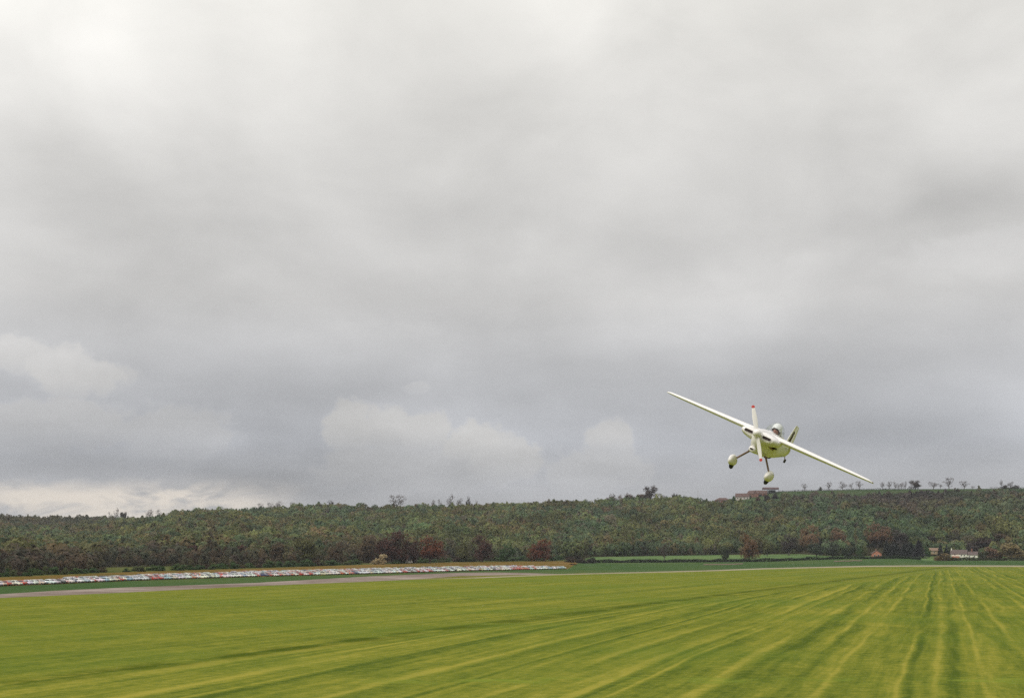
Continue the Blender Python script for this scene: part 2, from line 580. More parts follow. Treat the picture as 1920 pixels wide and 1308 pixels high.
def profile(p):
    """Y and z of every terrain row over columns p: arrays (rows, len(p)), plus first row of each strip"""
    B, Zs = boundaries(p)
    Ys, Zr, start = [B[0]], [Zs[0]], [0]
    for k, nrow in enumerate(NS + [3]):
        for i in range(1, nrow + 1):
            t = i / nrow
            if k == 0:
                yv = 1.0 / ((1 - t) / B[0] + t / B[1]) if t < 1 else B[1]
                zv = np.zeros_like(B[0])
            else:
                yv = B[k] * (1 - t) + B[k + 1] * t
                if k == 7:
                    e0 = (Zs[7] - H) / B[7]
                    e1 = (Zs[8] - H) / B[8]
                    zv = H + (e0 + (e1 - e0) * t ** 0.92) * yv + und(np.asarray(p, float), t)
                else:
                    zv = Zs[k] * (1 - t) + Zs[k + 1] * t
            Ys.append(yv)
            Zr.append(zv)
        start.append(len(Ys) - 1)
    return np.array(Ys), np.array(Zr), start


KX = F * (CP + 0.14 * SP)


def px_of(s):
    return 960 + F * 1.0085 * np.asarray(s)


AZ = np.concatenate([np.arange(-180, -32, 4.0), np.arange(-32, -22, 0.5), np.arange(-22, 22, 0.1), np.arange(22, 32, 0.5), np.arange(32, 180.1, 4.0)])
azr = np.radians(AZ)
azc = np.clip(azr, -R(30), R(30))
PX = px_of(np.tan(azc))
Yg, Zg, ST = profile(PX)
Rg = Yg / np.cos(azc)[None, :]
GX, GY = Rg * np.sin(azr), Rg * np.cos(azr)


def ground_z(x, y):
    s = x / y
    yy, zz, _ = profile(np.array([px_of(s)]))
    return float(np.interp(y, yy[:, 0], zz[:, 0]))


def strip(name, i0, i1, mat, c0=None, c1=None, kind='structure'):
    sel = np.arange(len(PX))
    if c0 is not None: sel = sel[(PX >= c0) & (PX <= c1)]
    rows = np.arange(i0, i1 + 1)
    nr, nc = len(rows), len(sel)
    P = np.stack([GX[np.ix_(rows, sel)], GY[np.ix_(rows, sel)], Zg[np.ix_(rows, sel)]], -1).reshape(-1, 3)
    faces = []
    for i in range(nr - 1):
        for j in range(nc - 1):
            a = i * nc + j
            q = (a, a + 1, a + nc + 1, a + nc)
            w = abs(P[a][0] - P[a + nc][0]) + abs(P[a][1] - P[a + nc][1]) + abs(P[a + 1][0] - P[a + nc + 1][0]) + abs(P[a + 1][1] - P[a + nc + 1][1])
            if w > 0.02:
                faces.append(q)
    me = bpy.data.meshes.new(name)
    me.from_pydata(P.tolist(), [], faces)
    me.polygons.foreach_set('use_smooth', [True] * len(me.polygons))
    bm = bmesh.new()
    bm.from_mesh(me)
    bmesh.ops.delete(bm, geom=[v for v in bm.verts if not v.link_faces], context='VERTS')
    for fc in bm.faces:
        if fc.normal.z < 0: fc.normal_flip()
    bm.to_mesh(me)
    bm.free()
    return tag(link(name, me, None, [mat]), kind=kind)


tag(strip('mown_field', ST[0], ST[1], M_FIELD), 'wide mown grass airfield with pale and dark swathes in the foreground', 'field')
tag(strip('track', ST[1], ST[2], M_TRACK), 'thin pale track along the far edge of the mown field', 'track')
tag(strip('rough_verge', ST[2], ST[3], M_VERGE2), 'olive verge between the pale track and the end of the runway', 'verge')
tag(strip('runway', ST[3], ST[4], M_RUNWAY), 'pinkish grey runway running past the parked cars', 'runway')
tag(strip('grass_verge', ST[4], ST[5], M_CROP, PX.min(), 1040), 'dark green verge between the runway and the parked cars', 'verge')
tag(strip('crop_field', ST[4], ST[5], M_CROP, 1040 - 4.7, PX.max()), 'dark green field between the pale track and the dark hedge', 'field')
tag(strip('car_park_ground', ST[5], ST[6], M_DRY, PX.min(), 1098), 'brown dry grass under and behind the parked cars', 'ground')
tag(strip('meadow', ST[6], ST[7], ground_mat('meadow_grass', [(0, (0.05, 0.065, 0.02)), (0.5, (0.075, 0.088, 0.028)), (1, (0.10, 0.105, 0.035))], 0.02, 0.2), PX.min(), 1098), 'small olive meadow behind the parked cars at the foot of the wood', 'meadow')
tag(strip('pasture', ST[6], ST[7], M_PASTURE, 1098 - 4.7, PX.max()), 'light green pasture below the wooded hill', 'field')
tag(strip('wooded_hill', ST[7], ST[8], M_WOODFLOOR), 'long wooded hillside across the background', 'hill')
tag(strip('hilltop', ST[8], ST[11], M_HILLTOP), 'green field along the top of the hill under bare trees', 'hill')

# ---------------------------------------------------------------- single trees below the wood: photo column, distance, top row, width, kind, colour, label
RUST = (0.165, 0.058, 0.028)
DKRED = (0.092, 0.042, 0.032)
BROWN = (0.125, 0.088, 0.052)
OLIVE = (0.105, 0.105, 0.038)
DKGRN = (0.066, 0.118, 0.042)
TWIGC = (0.088, 0.066, 0.056)
GREYB = (0.140, 0.108, 0.100)
YELLO = (0.150, 0.130, 0.045)
PALE = (0.46, 0.37, 0.22)

front = [
    (362, 800, 1018, 34, 'budding', DKRED, 'dark reddish bare tree at the foot of the wood on the left'),
    (418, 820, 1022, 26, 'budding', DKRED, 'narrow dark reddish tree beside the olive rounded tree, to its left'),
    (455, 830, 1019, 36, 'budding', DKRED, 'low dark brown tree in front of the wood, left of the olive tree'),
    (575, 810, 1003, 56, 'leafy', OLIVE, 'rounded olive brown tree standing in front of the wood'),
    (520, 820, 1014, 42, 'budding', BROWN, 'brown tree left of the rounded olive brown tree'),
    (632, 830, 1012, 40, 'budding', BROWN, 'thin brown tree between the olive tree and the dark red brown trees'),
    (690, 874, 1000, 52, 'budding', BROWN, 'brown tree behind the pale beige bush'),
    (735, 872, 991, 78, 'budding', DKRED, 'tall dark red brown tree right of the beige bush'),
    (772, 880, 1008, 40, 'budding', DKRED, 'dark tree squeezed between two large red brown crowns'),
    (806, 880, 1000, 64, 'budding', RUST, 'large round rust red tree above the middle of the car rows'),
    (905, 940, 999, 46, 'budding', DKRED, 'dark brown tree between the two round rust red trees'),
    (866, 940, 1016, 34, 'leafy', OLIVE, 'small olive tree right of the large rust red tree'),
    (950, 960, 1014, 34, 'leafy', DKGRN, 'green bushy tree left of the smaller round rust red tree'),
    (1012, 980, 1008, 56, 'budding', RUST, 'smaller round rust red tree near the right end of the cars'),
    (1245, 1010, 1010, 26, 'bare', TWIGC, 'slim brown tree in the dark hedge below the wood'),
    (1358, 1010, 1019, 26, 'leafy', (0.06, 0.075, 0.032), 'small green tree in the dark hedge left of the rust tree'),
    (1404, 1010, 997, 40, 'budding', (0.175, 0.095, 0.045), 'rust coloured tree with a bare trunk rising from the dark hedge'),
    (1438, 1130, 1008, 26, 'leafy', OLIVE, 'olive tree at the wood edge just right of the rust hedge tree'),
    (1478, 1140, 996, 40, 'budding', (0.07, 0.055, 0.048), 'purplish bare tree at the wood edge right of the hedge tree'),
    (1520, 1170, 977, 50, 'budding', (0.215, 0.130, 0.070), 'broad orange brown tree standing above its neighbours in the wood'),
    (1572, 1170, 986, 40, 'budding', (0.195, 0.120, 0.070), 'orange brown tree left of the slim yellow poplar'),
    (1604, 1130, 976, 12, 'upright', YELLO, 'very slim tall yellowish poplar left of the brick house'),
    (1645, 1150, 975, 64, 'budding', (0.185, 0.108, 0.064), 'broad rust brown tree behind the small brick house'),
    (1685, 1160, 990, 44, 'budding', (0.075, 0.060, 0.050), 'greyish brown tree behind the dark evergreens'),
    (1622, 1060, 1017, 10, 'leafy', (0.12, 0.13, 0.05), 'small pale green tree beside the small brick house'),
    (1610, 1060, 1022, 14, 'leafy', DKGRN, 'dark green shrub tree left of the small pale green tree'),
    (1662, 1055, 1014, 24, 'conifer', (0.026, 0.030, 0.026), 'dark evergreen just right of the small brick house'),
    (1679, 1060, 1019, 26, 'conifer', (0.026, 0.032, 0.026), 'shorter dark evergreen, second right of the small brick house'),
    (1694, 1060, 1020, 22, 'conifer', (0.026, 0.032, 0.028), 'dark evergreen with a narrow top, left of the largest evergreen'),
    (1708, 1060, 1017, 24, 'conifer', (0.026, 0.032, 0.028), 'dark evergreen touching the largest evergreen on its left'),
    (1722, 1050, 1012, 32, 'conifer', (0.030, 0.028, 0.034), 'largest dark purple evergreen between the two houses'),
    (1738, 1060, 1023, 14, 'leafy', DKGRN, 'small dark tree right of the largest evergreen'),
    (1762, 1080, 1019, 16, 'conifer', (0.030, 0.034, 0.028), 'small dark evergreen left of the white cottage'),
    (1774, 1085, 1021, 10, 'conifer', (0.030, 0.034, 0.030), 'narrow dark evergreen touching the white cottage'),
    (1670, 1075, 1016, 22, 'leafy', (0.034, 0.034, 0.032), 'dark purplish tree filling the gap behind the dark evergreens'),
    (1700, 1078, 1013, 26, 'leafy', (0.034, 0.036, 0.032), 'dark tree rising behind the narrow topped evergreen'),
    (1688, 1085, 1008, 30, 'budding', (0.060, 0.050, 0.050), 'greyish bare tree behind the row of dark evergreens'),
    (1590, 1065, 1018, 30, 'leafy', (0.045, 0.060, 0.034), 'dark green bushy tree at the hedge left of the brick house'),
    (1560, 1080, 1015, 34, 'leafy', (0.050, 0.062, 0.038), 'dark bushy tree at the wood edge left of the slim poplar'),
    (1530, 1100, 1014, 36, 'leafy', (0.052, 0.070, 0.040), 'dull green bushy tree at the right end of the pale pasture'),
    (1820, 1130, 1012, 34, 'budding', (0.075, 0.058, 0.050), 'purplish tree behind the red chimney of the cottage'),
    (1745, 1190, 1003, 30, 'budding', (0.075, 0.060, 0.050), 'purplish tree rising behind the evergreens near the cottage'),
    (1790, 1200, 999, 44, 'budding', (0.080, 0.078, 0.042), 'wide olive tree behind the white cottage'),
    (1840, 1160, 1005, 46, 'budding', (0.080, 0.050, 0.042), 'reddish brown tree right behind the white cottage'),
    (1862, 1060, 1022, 44, 'clump', (0.190, 0.115, 0.072), 'rounded reddish shrub right of the white cottage'),
    (1880, 1190, 998, 50, 'budding', (0.105, 0.070, 0.040), 'tall russet tree behind the big olive bush on the right edge'),
    (1902, 1050, 1013, 62, 'clump', (0.250, 0.195, 0.095), 'big rounded olive brown bush at the right edge'),
    (1842, 1040, 1030, 22, 'clump', (0.055, 0.060, 0.028), 'small green bush just right of the white cottage'),
    (1765, 1003, 1032, 42, 'clump', (0.190, 0.140, 0.065), 'brown bush standing forward of the white cottage'),
    (1785, 1006, 1041, 26, 'clump', (0.045, 0.050, 0.024), 'low dark bush touching the brown bush before the cottage'),
]

# ---------------------------------------------------------------- the wood on the hill (one mass)


def patch(x, y, k):
    r = np.random.default_rng(k)
    out = 0
    for i in range(7):
        a = r.uniform(0, 2 * np.pi)
        wl = r.uniform(40, 260)
        out = out + np.sin((x * np.cos(a) + y * 0.6 * np.sin(a)) * 2 * np.pi / wl + r.uniform(0, 7))
    return out / 3.0


def wood_points():
    pts = []
    cols = np.arange(-420, 2350, 10.0)
    yy, zz, st = profile(cols)
    i0, i1 = st[7], st[8]
    for j, c in enumerate(cols):
        Ya, Yb = yy[i0, j], yy[i1, j]
        y = Ya + 2
        while y < Yb + (14 if c < 1340 else -3):
            wcol = 10.0 / F * y
            m = wcol / 6.0
            k = int(m) + (rng.random() < m - int(m))
            for _ in range(k):
                cc = c + rng.uniform(-5, 5)
                Yv = y + rng.uniform(-3, 3)
                pts.append((cc, Yv, np.interp(Yv, yy[:, j], zz[:, j]), (Yv - Ya) / (Yb - Ya)))
            y += 7.0
    return np.array(pts)


WP = wood_points()
# the wood leaves room round the single trees that stand out before it
ok = np.ones(len(WP), bool)
for fp, fY, ftop, fw, fk, fc, fl in front:
    ok &= ~((np.abs(WP[:, 0] - fp) < fw * 0.46) & (WP[:, 1] < fY + 8) & (WP[:, 1] > fY - 45))
WP = WP[ok]
NW = len(WP)
wx = (WP[:, 0] - 960) / (F * 1.0085) * WP[:, 1]
wy, wz, wt_, wp = WP[:, 1], WP[:, 2], WP[:, 3], WP[:, 0]
h = np.clip(rng.normal(8.2, 1.9, NW) * (1 + 0.10 * patch(wx, wy, 9)), 4.0, 13.5)
h *= np.where(wp < 1060, np.clip(0.42 + wt_ * 6.0, 0.42, 1.0), 1.0)      # scrub along the wood's edge
wr = h * rng.uniform(0.38, 0.54, NW)
conic = (rng.random(NW) < 0.35).astype(float)
pa, pb, pc_ = patch(wx, wy, 1), patch(wx, wy, 2), patch(wx, wy, 3)
olive = np.array([0.135, 0.148, 0.054])
blue = np.array([0.072, 0.124, 0.070])
russet = np.array([0.165, 0.118, 0.060])
purple = np.array([0.100, 0.076, 0.068])
fresh = np.array([0.130, 0.176, 0.070])
right = np.clip((wp - 1000) / 700, 0, 1)
wts = np.stack([1.1 + 0.6 * pa, 0.9 - 0.6 * pa + 0.5 * right, 0.50 + 0.5 * pb + 0.45 * (wt_ < 0.45) * (wp < 700),
                0.30 + 0.4 * pc_ + 0.55 * np.exp(-((wt_) / 0.14) ** 2) * (wp < 1000) + 1.6 * np.clip((wp - 1380) / 200, 0, 1) * np.exp(-((wt_ - 1.0) / 0.25) ** 2),
                0.55 - 0.4 * pb + 0 * pa], 1)
wts = np.clip(wts, 0.03, None) ** 1.5
wts /= wts.sum(1, keepdims=True)
pick = (rng.random(NW)[:, None] > np.cumsum(wts, 1)).sum(1).clip(0, 4)
pal = np.stack([olive, blue, russet, purple, fresh])
base = 0.60 * pal[pick] + 0.40 * (wts @ pal)
base = base * rng.uniform(0.80, 1.18, (NW, 1)) * (1 + rng.normal(0, 0.03, (NW, 3)))
up_ = (np.clip((wp - 1420) / 160, 0, 1) * np.exp(-((wt_ - 0.95) / 0.24) ** 2) * np.clip(0.65 + 0.5 * pa, 0, 1))[:, None]
base = base * (1 - 0.75 * up_) + np.array([0.078, 0.066, 0.074]) * 0.75 * up_
pm = patch(wx * 2.2, wy * 2.2, 5)
base *= np.array([1.16, 1.10, 1.02])
base *= (1.0 + 0.20 * pc_ + 0.20 * pm)[:, None].clip(0.5, 1.5)
foot = (np.exp(-(wt_ / 0.13) ** 2) * (wp < 1070) * np.clip(0.8 + 0.5 * pb, 0.2, 1))[:, None]      # bare purple brown scrub along the foot
base = base * (1 - 0.6 * foot) + np.array([0.066, 0.046, 0.044]) * 0.6 * foot
lr_ = (np.clip((330 - wp) / 120, 0, 1) * np.exp(-((wt_ - 1.0) / 0.22) ** 2))[:, None]              # browner trees on the far left ridge
base = base * (1 - 0.6 * lr_) + np.array([0.090, 0.068, 0.052]) * 0.6 * lr_
NL = 84
dirs = rng.normal(size=(NW, NL, 3))
dirs[..., 2] = np.abs(dirs[..., 2]) * np.where(rng.random((NW, NL)) < 0.72, 1, -1)
dirs /= np.linalg.norm(dirs, axis=2, keepdims=True)
# lumpy crown: a few boughs swell out of the round form
lump = 1.0 + 0.16 * np.sin(3.0 * np.arctan2(dirs[..., 1], dirs[..., 0]) + rng.uniform(0, 6.3, (NW, 1))) + 0.10 * np.sin(5.0 * dirs[..., 2] + rng.uniform(0, 6.3, (NW, 1)))
rad = rng.uniform(0.80, 1.03, (NW, NL)) * lump
zc = dirs[..., 2] * rad
taper = np.where(conic[:, None] > 0, np.clip(0.66 - 0.50 * zc, 0.12, 1.2), 1.0)
cen = np.stack([wx[:, None] + dirs[..., 0] * rad * wr[:, None] * taper,
                wy[:, None] + dirs[..., 1] * rad * wr[:, None] * taper,
                wz[:, None] + h[:, None] * (0.54 + 0.46 * zc)], -1)
nrm = dirs + rng.normal(0, 0.30, dirs.shape)
nrm /= np.linalg.norm(nrm, axis=2, keepdims=True)
ta = np.cross(nrm, rng.normal(size=dirs.shape))
ta /= np.linalg.norm(ta, axis=2, keepdims=True)
tb = np.cross(nrm, ta)
sz = rng.uniform(0.72, 1.22, (NW, NL)) * (0.12 * h + 0.2)[:, None]
V = np.empty((NW, NL, 3, 3))
for k3 in range(3):
    an = 2 * np.pi * k3 / 3 + rng.normal(0, 0.25, (NW, NL))
    V[:, :, k3] = cen + (ta * np.cos(an)[..., None] + tb * np.sin(an)[..., None]) * sz[..., None]
tintv = base[:, None, None, :] * rng.uniform(0.88, 1.12, (NW, NL, 1, 1)) * np.ones((1, 1, 3, 1))
me = tri_mesh('woodland', V, tint=tintv.reshape(-1, 3))
tag(link('woodland', me, None, [M_WOODLEAF]), 'mixed green and russet wood covering the long hillside', 'wood', kind='stuff')

# ---------------------------------------------------------------- single trees, bushes, hedges


def grow(seed, z0=0.24, lobes=7, npts=240, trunk_top=0.5, zc=0.56):
    """a crown of lobes filled with branch tips, each tip tied to the nearest bough: nodes, parents, tips"""
    r = np.random.default_rng(seed)
    cen = []
    for i in range(lobes):
        a = 2 * np.pi * i / lobes * 1.618 * 2
        q = r.uniform(0.15, 0.62)
        zz = r.uniform(-0.7, 0.7)
        cen.append((0.5 * q * np.cos(a), 0.5 * q * np.sin(a), zc + zz * ((1 - zc) if zz > 0 else (zc - z0)), r.uniform(0.16, 0.26)))
    cen.append((0, 0, zc, 0.30))
    P = []
    while len(P) < npts:
        c = cen[r.integers(len(cen))]
        d = r.normal(size=3)
        d *= (r.random() ** 0.4) * c[3] / np.linalg.norm(d)
        p = np.array([c[0] + d[0], c[1] + d[1], c[2] + d[2] * 0.85])
        rr = math.hypot(p[0], p[1])
        ez = (p[2] - zc) / ((1 - zc) if p[2] > zc else (zc - z0 + 0.04))
        if (rr / 0.5) ** 2 + ez ** 2 < 1.0 and p[2] > z0 * 0.9:
            P.append(p)
    P = np.array(P)
    lean = r.uniform(-.04, .04, 2)
    nodes = [np.array([lean[0] * t, lean[1] * t, t * trunk_top]) for t in np.linspace(0, 1, 7)]
    par = [-1, 0, 1, 2, 3, 4, 5]
    order = np.argsort(np.linalg.norm(P - nodes[4], axis=1))
    tips = []
    for i in order:
        A = np.array(nodes)
        d = np.linalg.norm(A - P[i], axis=1) + np.maximum(0, A[:, 2] - P[i][2] + 0.03) * 1.5
        d[:3] += 0.5
        k = int(np.argmin(d))
        if d[k] > 0.16:
            mid = A[k] * 0.5 + P[i] * 0.5 + np.array([0, 0, 0.02]) + r.normal(0, 0.012, 3)
            nodes.append(mid)
            par.append(k)
            k = len(nodes) - 1
        nodes.append(P[i])
        par.append(k)
        tips.append(len(nodes) - 1)
    load = np.zeros(len(nodes))
    for i in range(len(nodes) - 1, 0, -1):
        load[i] += 1
        load[par[i]] += load[i]
    return nodes, par, tips, load


def tree_protos(seed, kind):
    """(trunk mesh, crown mesh): height 1, crown radius 0.5, base at origin"""
    r = np.random.default_rng(seed)
    opt = {'bare': dict(z0=.16, npts=240, lobes=12), 'upright': dict(z0=.12, npts=150, lobes=5, trunk_top=.75), 'budding': dict(z0=.04, npts=300, lobes=9, zc=.40),
           'leafy': dict(z0=.06, npts=280, lobes=8, zc=.42), 'clump': dict(z0=.0, npts=280, lobes=10, trunk_top=.2, zc=.14)}[kind]
    nodes, par, tips, load = grow(seed, **opt)
    mb = MB()
    tris = []
    for i in range(1, len(nodes)):
        p, q = Vector(nodes[par[i]]), Vector(nodes[i])
        if load[i] > 2:
            mb.tube(p, q, 0.0026 * load[par[i]] ** 0.42 if par[i] > 0 else 0.030, 0.0026 * load[i] ** 0.42, 5 if load[i] > 30 else 3, cap=False)
        else:
            d = (q - p)
            s_ = d.cross(Vector(r.normal(size=3))).normalized() * 0.0034
            tris += [p + s_, p - s_, q]
    for i in tips:
        q = Vector(nodes[i])
        out = (q - Vector((0, 0, 0.45))).normalized()
        for _ in range({'bare': 7, 'upright': 8, 'budding': 4, 'leafy': 1, 'clump': 1}[kind]):
            e = (out * 0.9 + Vector(r.normal(size=3)) * 0.55 + Vector((0, 0, .35))).normalized() * r.uniform(.035, .085)
            st_ = q - e * r.uniform(0, .6)
            s_ = e.cross(Vector(r.normal(size=3))).normalized() * {'bare': 0.0055, 'upright': 0.006}.get(kind, 0.0028)
            tris += [st_ + s_, st_ - s_, st_ + e]
        for _ in range({'bare': 0, 'upright': 0, 'budding': 13, 'leafy': 11, 'clump': 11}[kind]):
            c0 = q + Vector(r.normal(size=3)) * 0.032
            z_ = {'budding': 0.023, 'leafy': 0.030, 'clump': 0.036}[kind] * r.uniform(0.6, 1.3)
            nn = (out + Vector(r.normal(size=3)) * .6).normalized()
            a = nn.orthogonal().normalized()
            b_ = nn.cross(a)
            ph = r.uniform(0, 6.28)
            for k in range(3):
                t_ = ph + 2.094 * k
                v = c0 + (a * math.cos(t_) + b_ * math.sin(t_)) * z_
                tris.append(Vector((v.x, v.y, max(v.z, 0))))
    T = np.array([tuple(v) for v in tris], np.float32)
    return mb.mesh('trunk'), tri_mesh('crown', T)


PROTO = {}
for kind, seeds in (('bare', (11, 12, 13)), ('upright', (21, 22, 23)), ('budding', (31, 32, 33)), ('leafy', (41, 42, 43)), ('clump', (51, 52, 53, 54))):
    for sd_ in seeds:
        tr, cr = tree_protos(sd_, kind)
        tr.materials.append(M_BARK)
        cr.materials.append(M_TWIG if kind in ('bare', 'upright') else M_LEAF)
        PROTO.setdefault(kind, []).append((tr, cr))


def conifer_proto(seed):
    r = np.random.default_rng(seed)
    mb = MB()
    mb.tube((0, 0, 0), (0, 0, 0.98), 0.02, 0.004, 6, cap=False)
    tris = []
    for i in range(900):
        z = r.uniform(0.05, 1.0) ** 1.1
        rr = 0.5 * (1.02 - z) ** 0.8 * r.uniform(0.35, 1.0)
        a = r.uniform(0, 6.28)
        c0 = Vector((rr * math.cos(a), rr * math.sin(a), z - 0.10 * rr))
        for_ = Vector((math.cos(a), math.sin(a), -0.4)) * 0.06
        s = Vector((-math.sin(a), math.cos(a), r.normal() * 0.5)) * 0.032
        tris += [c0 - for_ + s, c0 - for_ - s, c0 + for_]
    t_, c_ = mb.mesh('trunk'), tri_mesh('crown', np.array([tuple(v) for v in tris]))
    t_.materials.append(M_BARK)
    c_.materials.append(M_LEAF)
    return t_, c_


PROTO['conifer'] = [conifer_proto(61), conifer_proto(62)]

used_labels = {}
pending = []          # (object, base label, px): made unique at the end
ORD = ['first', 'second', 'third', 'fourth', 'fifth', 'sixth', 'seventh', 'eighth', 'ninth', 'tenth', 'eleventh', 'twelfth', 'thirteenth', 'fourteenth', 'fifteenth']


def plant(name, cat, px, Y, top, wpx, kind, col, label, group=None, idx=None, base_dz=0.0, bark=None, dense=1):
    """a tree or bush whose top stands at photo row `top`, `wpx` wide, at distance Y on the ground"""
    s = (px - 960) / (F * 1.0085)
    x = s * Y
    gz = ground_z(x, Y) + base_dz
    ht = H + slopes(px, top)[1] * Y - gz
    ht = max(ht, 1.0)
    wd = wpx * Y / F
    if idx is None: idx = random.randrange(len(PROTO[kind]))
    tm, cm = PROTO[kind][idx % len(PROTO[kind])]
    e = empty(name, (x, Y, gz - 0.05), random.uniform(0, 6.28))
    e.scale = (wd, wd, ht)
    o1 = link('trunk', tm, e)
    o2 = link('crown', cm, e, color=col)
    tag(e, None, cat, group)
    pending.append((e, label, px))
    return e


for px, Y, top, w_, kd, col, lab in front:
    bush = kd == 'clump'
    plant('bush' if bush else 'conifer_tree' if kd == 'conifer' else 'broadleaf_tree', 'bush' if bush else 'tree', px, Y, top, w_ * 1.08, kd, col, lab,
          None if bush else 'trees below the wood')

SK = 'bare trees on the skyline'
sky_trees = [
    (205, 958, 9, 'upright', 'tiny bare tree on the far left skyline'),
    (217, 954, 12, 'bare', 'bare tree on the left skyline next to a dark bushy one'),
    (231, 959, 14, 'leafy', 'small dark bushy tree on the left skyline'),
    (279, 953, 18, 'bare', 'bushy bare tree where the left hill dips'),
    (296, 956, 14, 'bare', 'low bare tree just right of the bushy tree at the dip'),
    (327, 952, 12, 'upright', 'bare tree on the slope right of the skyline dip'),
    (344, 959, 7, 'upright', 'small bare tree at the start of the higher ridge'),
    (487, 944, 15, 'bare', 'leftmost bare tree on the long middle ridge'),
    (505, 943, 15, 'bare', 'bare tree, second on the long middle ridge'),
    (521, 938, 16, 'bare', 'tallest of the bare trees at the left of the middle ridge'),
    (548, 942, 13, 'bare', 'bare tree standing apart right of three others on the ridge'),
    (616, 940, 26, 'leafy', 'dark dome shaped tree on the middle ridge'),
    (743, 928, 34, 'bare', 'wide spreading bare tree alone on the middle ridge'),
    (812, 934, 12, 'upright', 'thin bare tree left of the tall bare pair on the ridge'),
    (824, 935, 10, 'upright', 'small bare tree beside the thin one on the ridge'),
    (845, 928, 17, 'bare', 'tall bare tree in the middle of a ridge group'),
    (861, 932, 14, 'bare', 'leaning bare tree right of the tall ridge tree'),
    (878, 932, 9, 'leafy', 'small dark dense tree on the ridge group right side'),
    (894, 934, 6, 'upright', 'very thin bare tree ending the ridge group'),
    (1148, 925, 22, 'leafy', 'russet tree at the left of the raised ridge clump'),
    (1166, 927, 18, 'leafy', 'low russet tree in the raised ridge clump'),
    (1182, 924, 20, 'leafy', 'russet tree left of the domed skyline tree'),
    (1200, 924, 18, 'leafy', 'dark tree at the foot of the domed skyline tree'),
    (1219, 908, 30, 'budding', 'domed dark tree rising highest above the middle ridge'),
    (1243, 922, 16, 'bare', 'bare tree just right of the domed skyline tree'),
    (1267, 924, 18, 'leafy', 'dark rounded tree between the domed tree and the farm'),
    (1284, 925, 10, 'upright', 'faint bare tree left of the pale mast'),
    (1511, 906, 12, 'bare', 'first bare tree right of the hilltop farm'),
    (1541, 911, 7, 'clump', 'low dark shrub tree on the skyline right of the farm'),
    (1557, 903, 13, 'bare', 'bare tree with a round head below the aircraft wing'),
    (1583, 902, 18, 'bare', 'broad bare tree below the aircraft wing'),
    (1599, 903, 10, 'upright', 'thin bare tree below the aircraft wing'),
    (1614, 901, 15, 'bare', 'bare tree hiding behind the lower wing tip'),
    (1658, 901, 10, 'bare', 'small lollipop shaped bare tree right of the wing tip'),
    (1671, 902, 13, 'bare', 'second bare tree right of the wing tip'),
    (1682, 902, 10, 'bare', 'third bare tree right of the wing tip'),
    (1688, 904, 7, 'upright', 'thin bare tree, fourth right of the wing tip'),
    (1694, 902, 9, 'bare', 'fifth bare tree right of the wing tip'),
    (1701, 902, 9, 'bare', 'sixth bare tree, beside the dense round one'),
    (1720, 899, 23, 'budding', 'dense round headed bare tree on the right skyline'),
    (1754, 901, 20, 'bare', 'spreading bare tree left of the tallest right skyline tree'),
    (1767, 905, 11, 'upright', 'small bare tree left of the tallest right skyline tree'),
    (1783, 894, 21, 'bare', 'tallest bare tree on the right skyline'),
    (1812, 901, 20, 'bare', 'low spreading bare tree right of the tallest skyline tree'),
    (1828, 911, 9, 'bare', 'tiny bare bush tree on the right skyline'),
    (1882, 896, 10, 'upright', 'slim bare tree near the right edge of the skyline'),
    (1899, 901, 14, 'bare', 'last bare tree on the skyline above dark scrub'),
    (1888, 908, 15, 'clump', 'dark scrubby tree under the last skyline trees'),
    (1908, 907, 18, 'clump', 'dark scrub at the right end of the skyline'),
]
for px, top, w_, kd, lab in sky_trees:
    b_, z_ = boundaries(np.array([float(px)]))
    Yt = float(b_[9][0]) + random.uniform(-6, 4)
    col = {'bare': GREYB, 'upright': GREYB, 'leafy': (0.070, 0.055, 0.040), 'clump': (0.070, 0.055, 0.040), 'budding': (0.085, 0.062, 0.055)}[kd]
    if 1140 < px < 1210: col = (0.130, 0.085, 0.052)
    plant('skyline_tree', 'tree', px, Yt, top - (2.5 if px < 1000 else 0.5), w_ * 1.25, kd, col, lab, SK)

# bushes along the back of the car park
SPOT = [(0, 95, 'at the left edge'), (95, 185, 'left of the meadow gap'), (185, 335, 'below the meadow gap'), (335, 470, 'below the dark reddish trees'),
        (470, 610, 'below the rounded olive tree'), (610, 695, 'left of the beige bush'), (695, 770, 'below the beige bush'),
        (770, 850, 'below the large rust tree'), (850, 975, 'between the two rust trees'), (975, 1045, 'below the smaller rust tree'), (1045, 1200, 'at the right end')]


def spot(px):
    for a, b_, s in SPOT:
        if a <= px < b_: return s
    return SPOT[0][2] if px < 0 else SPOT[-1][2]


px = -30.0
while px < 1050:
    gap = 200 < px < 226 or 308 < px < 326
    if not gap and not 686 < px < 738:
        Yb = float(Y_bush(px)) + random.uniform(2, 22)
        base = float(y_bush(px))
        hp = random.uniform(11, 19) * (1.25 if px < 140 else 1.0 if px < 600 else 0.85) * (0.8 if 232 < px < 304 else 1)
        c = random.choice([DKGRN, DKGRN, (0.085, 0.135, 0.045), (0.105, 0.125, 0.05), (0.095, 0.066, 0.045)])
        cn = {DKGRN: 'dark green', (0.085, 0.135, 0.045): 'mid green', (0.105, 0.125, 0.05): 'olive green', (0.095, 0.066, 0.045): 'brownish'}[c]
        plant('bush', 'bush', px, Yb, base - hp, random.uniform(17, 30), 'clump', c, cn + ' bush behind the parked cars, ' + spot(px), 'bushes behind the parked cars')
    px += random.uniform(9, 19)
plant('bush', 'bush', 711, 846, 1032, 38, 'clump', PALE, 'pale beige dry bush behind the parked cars')
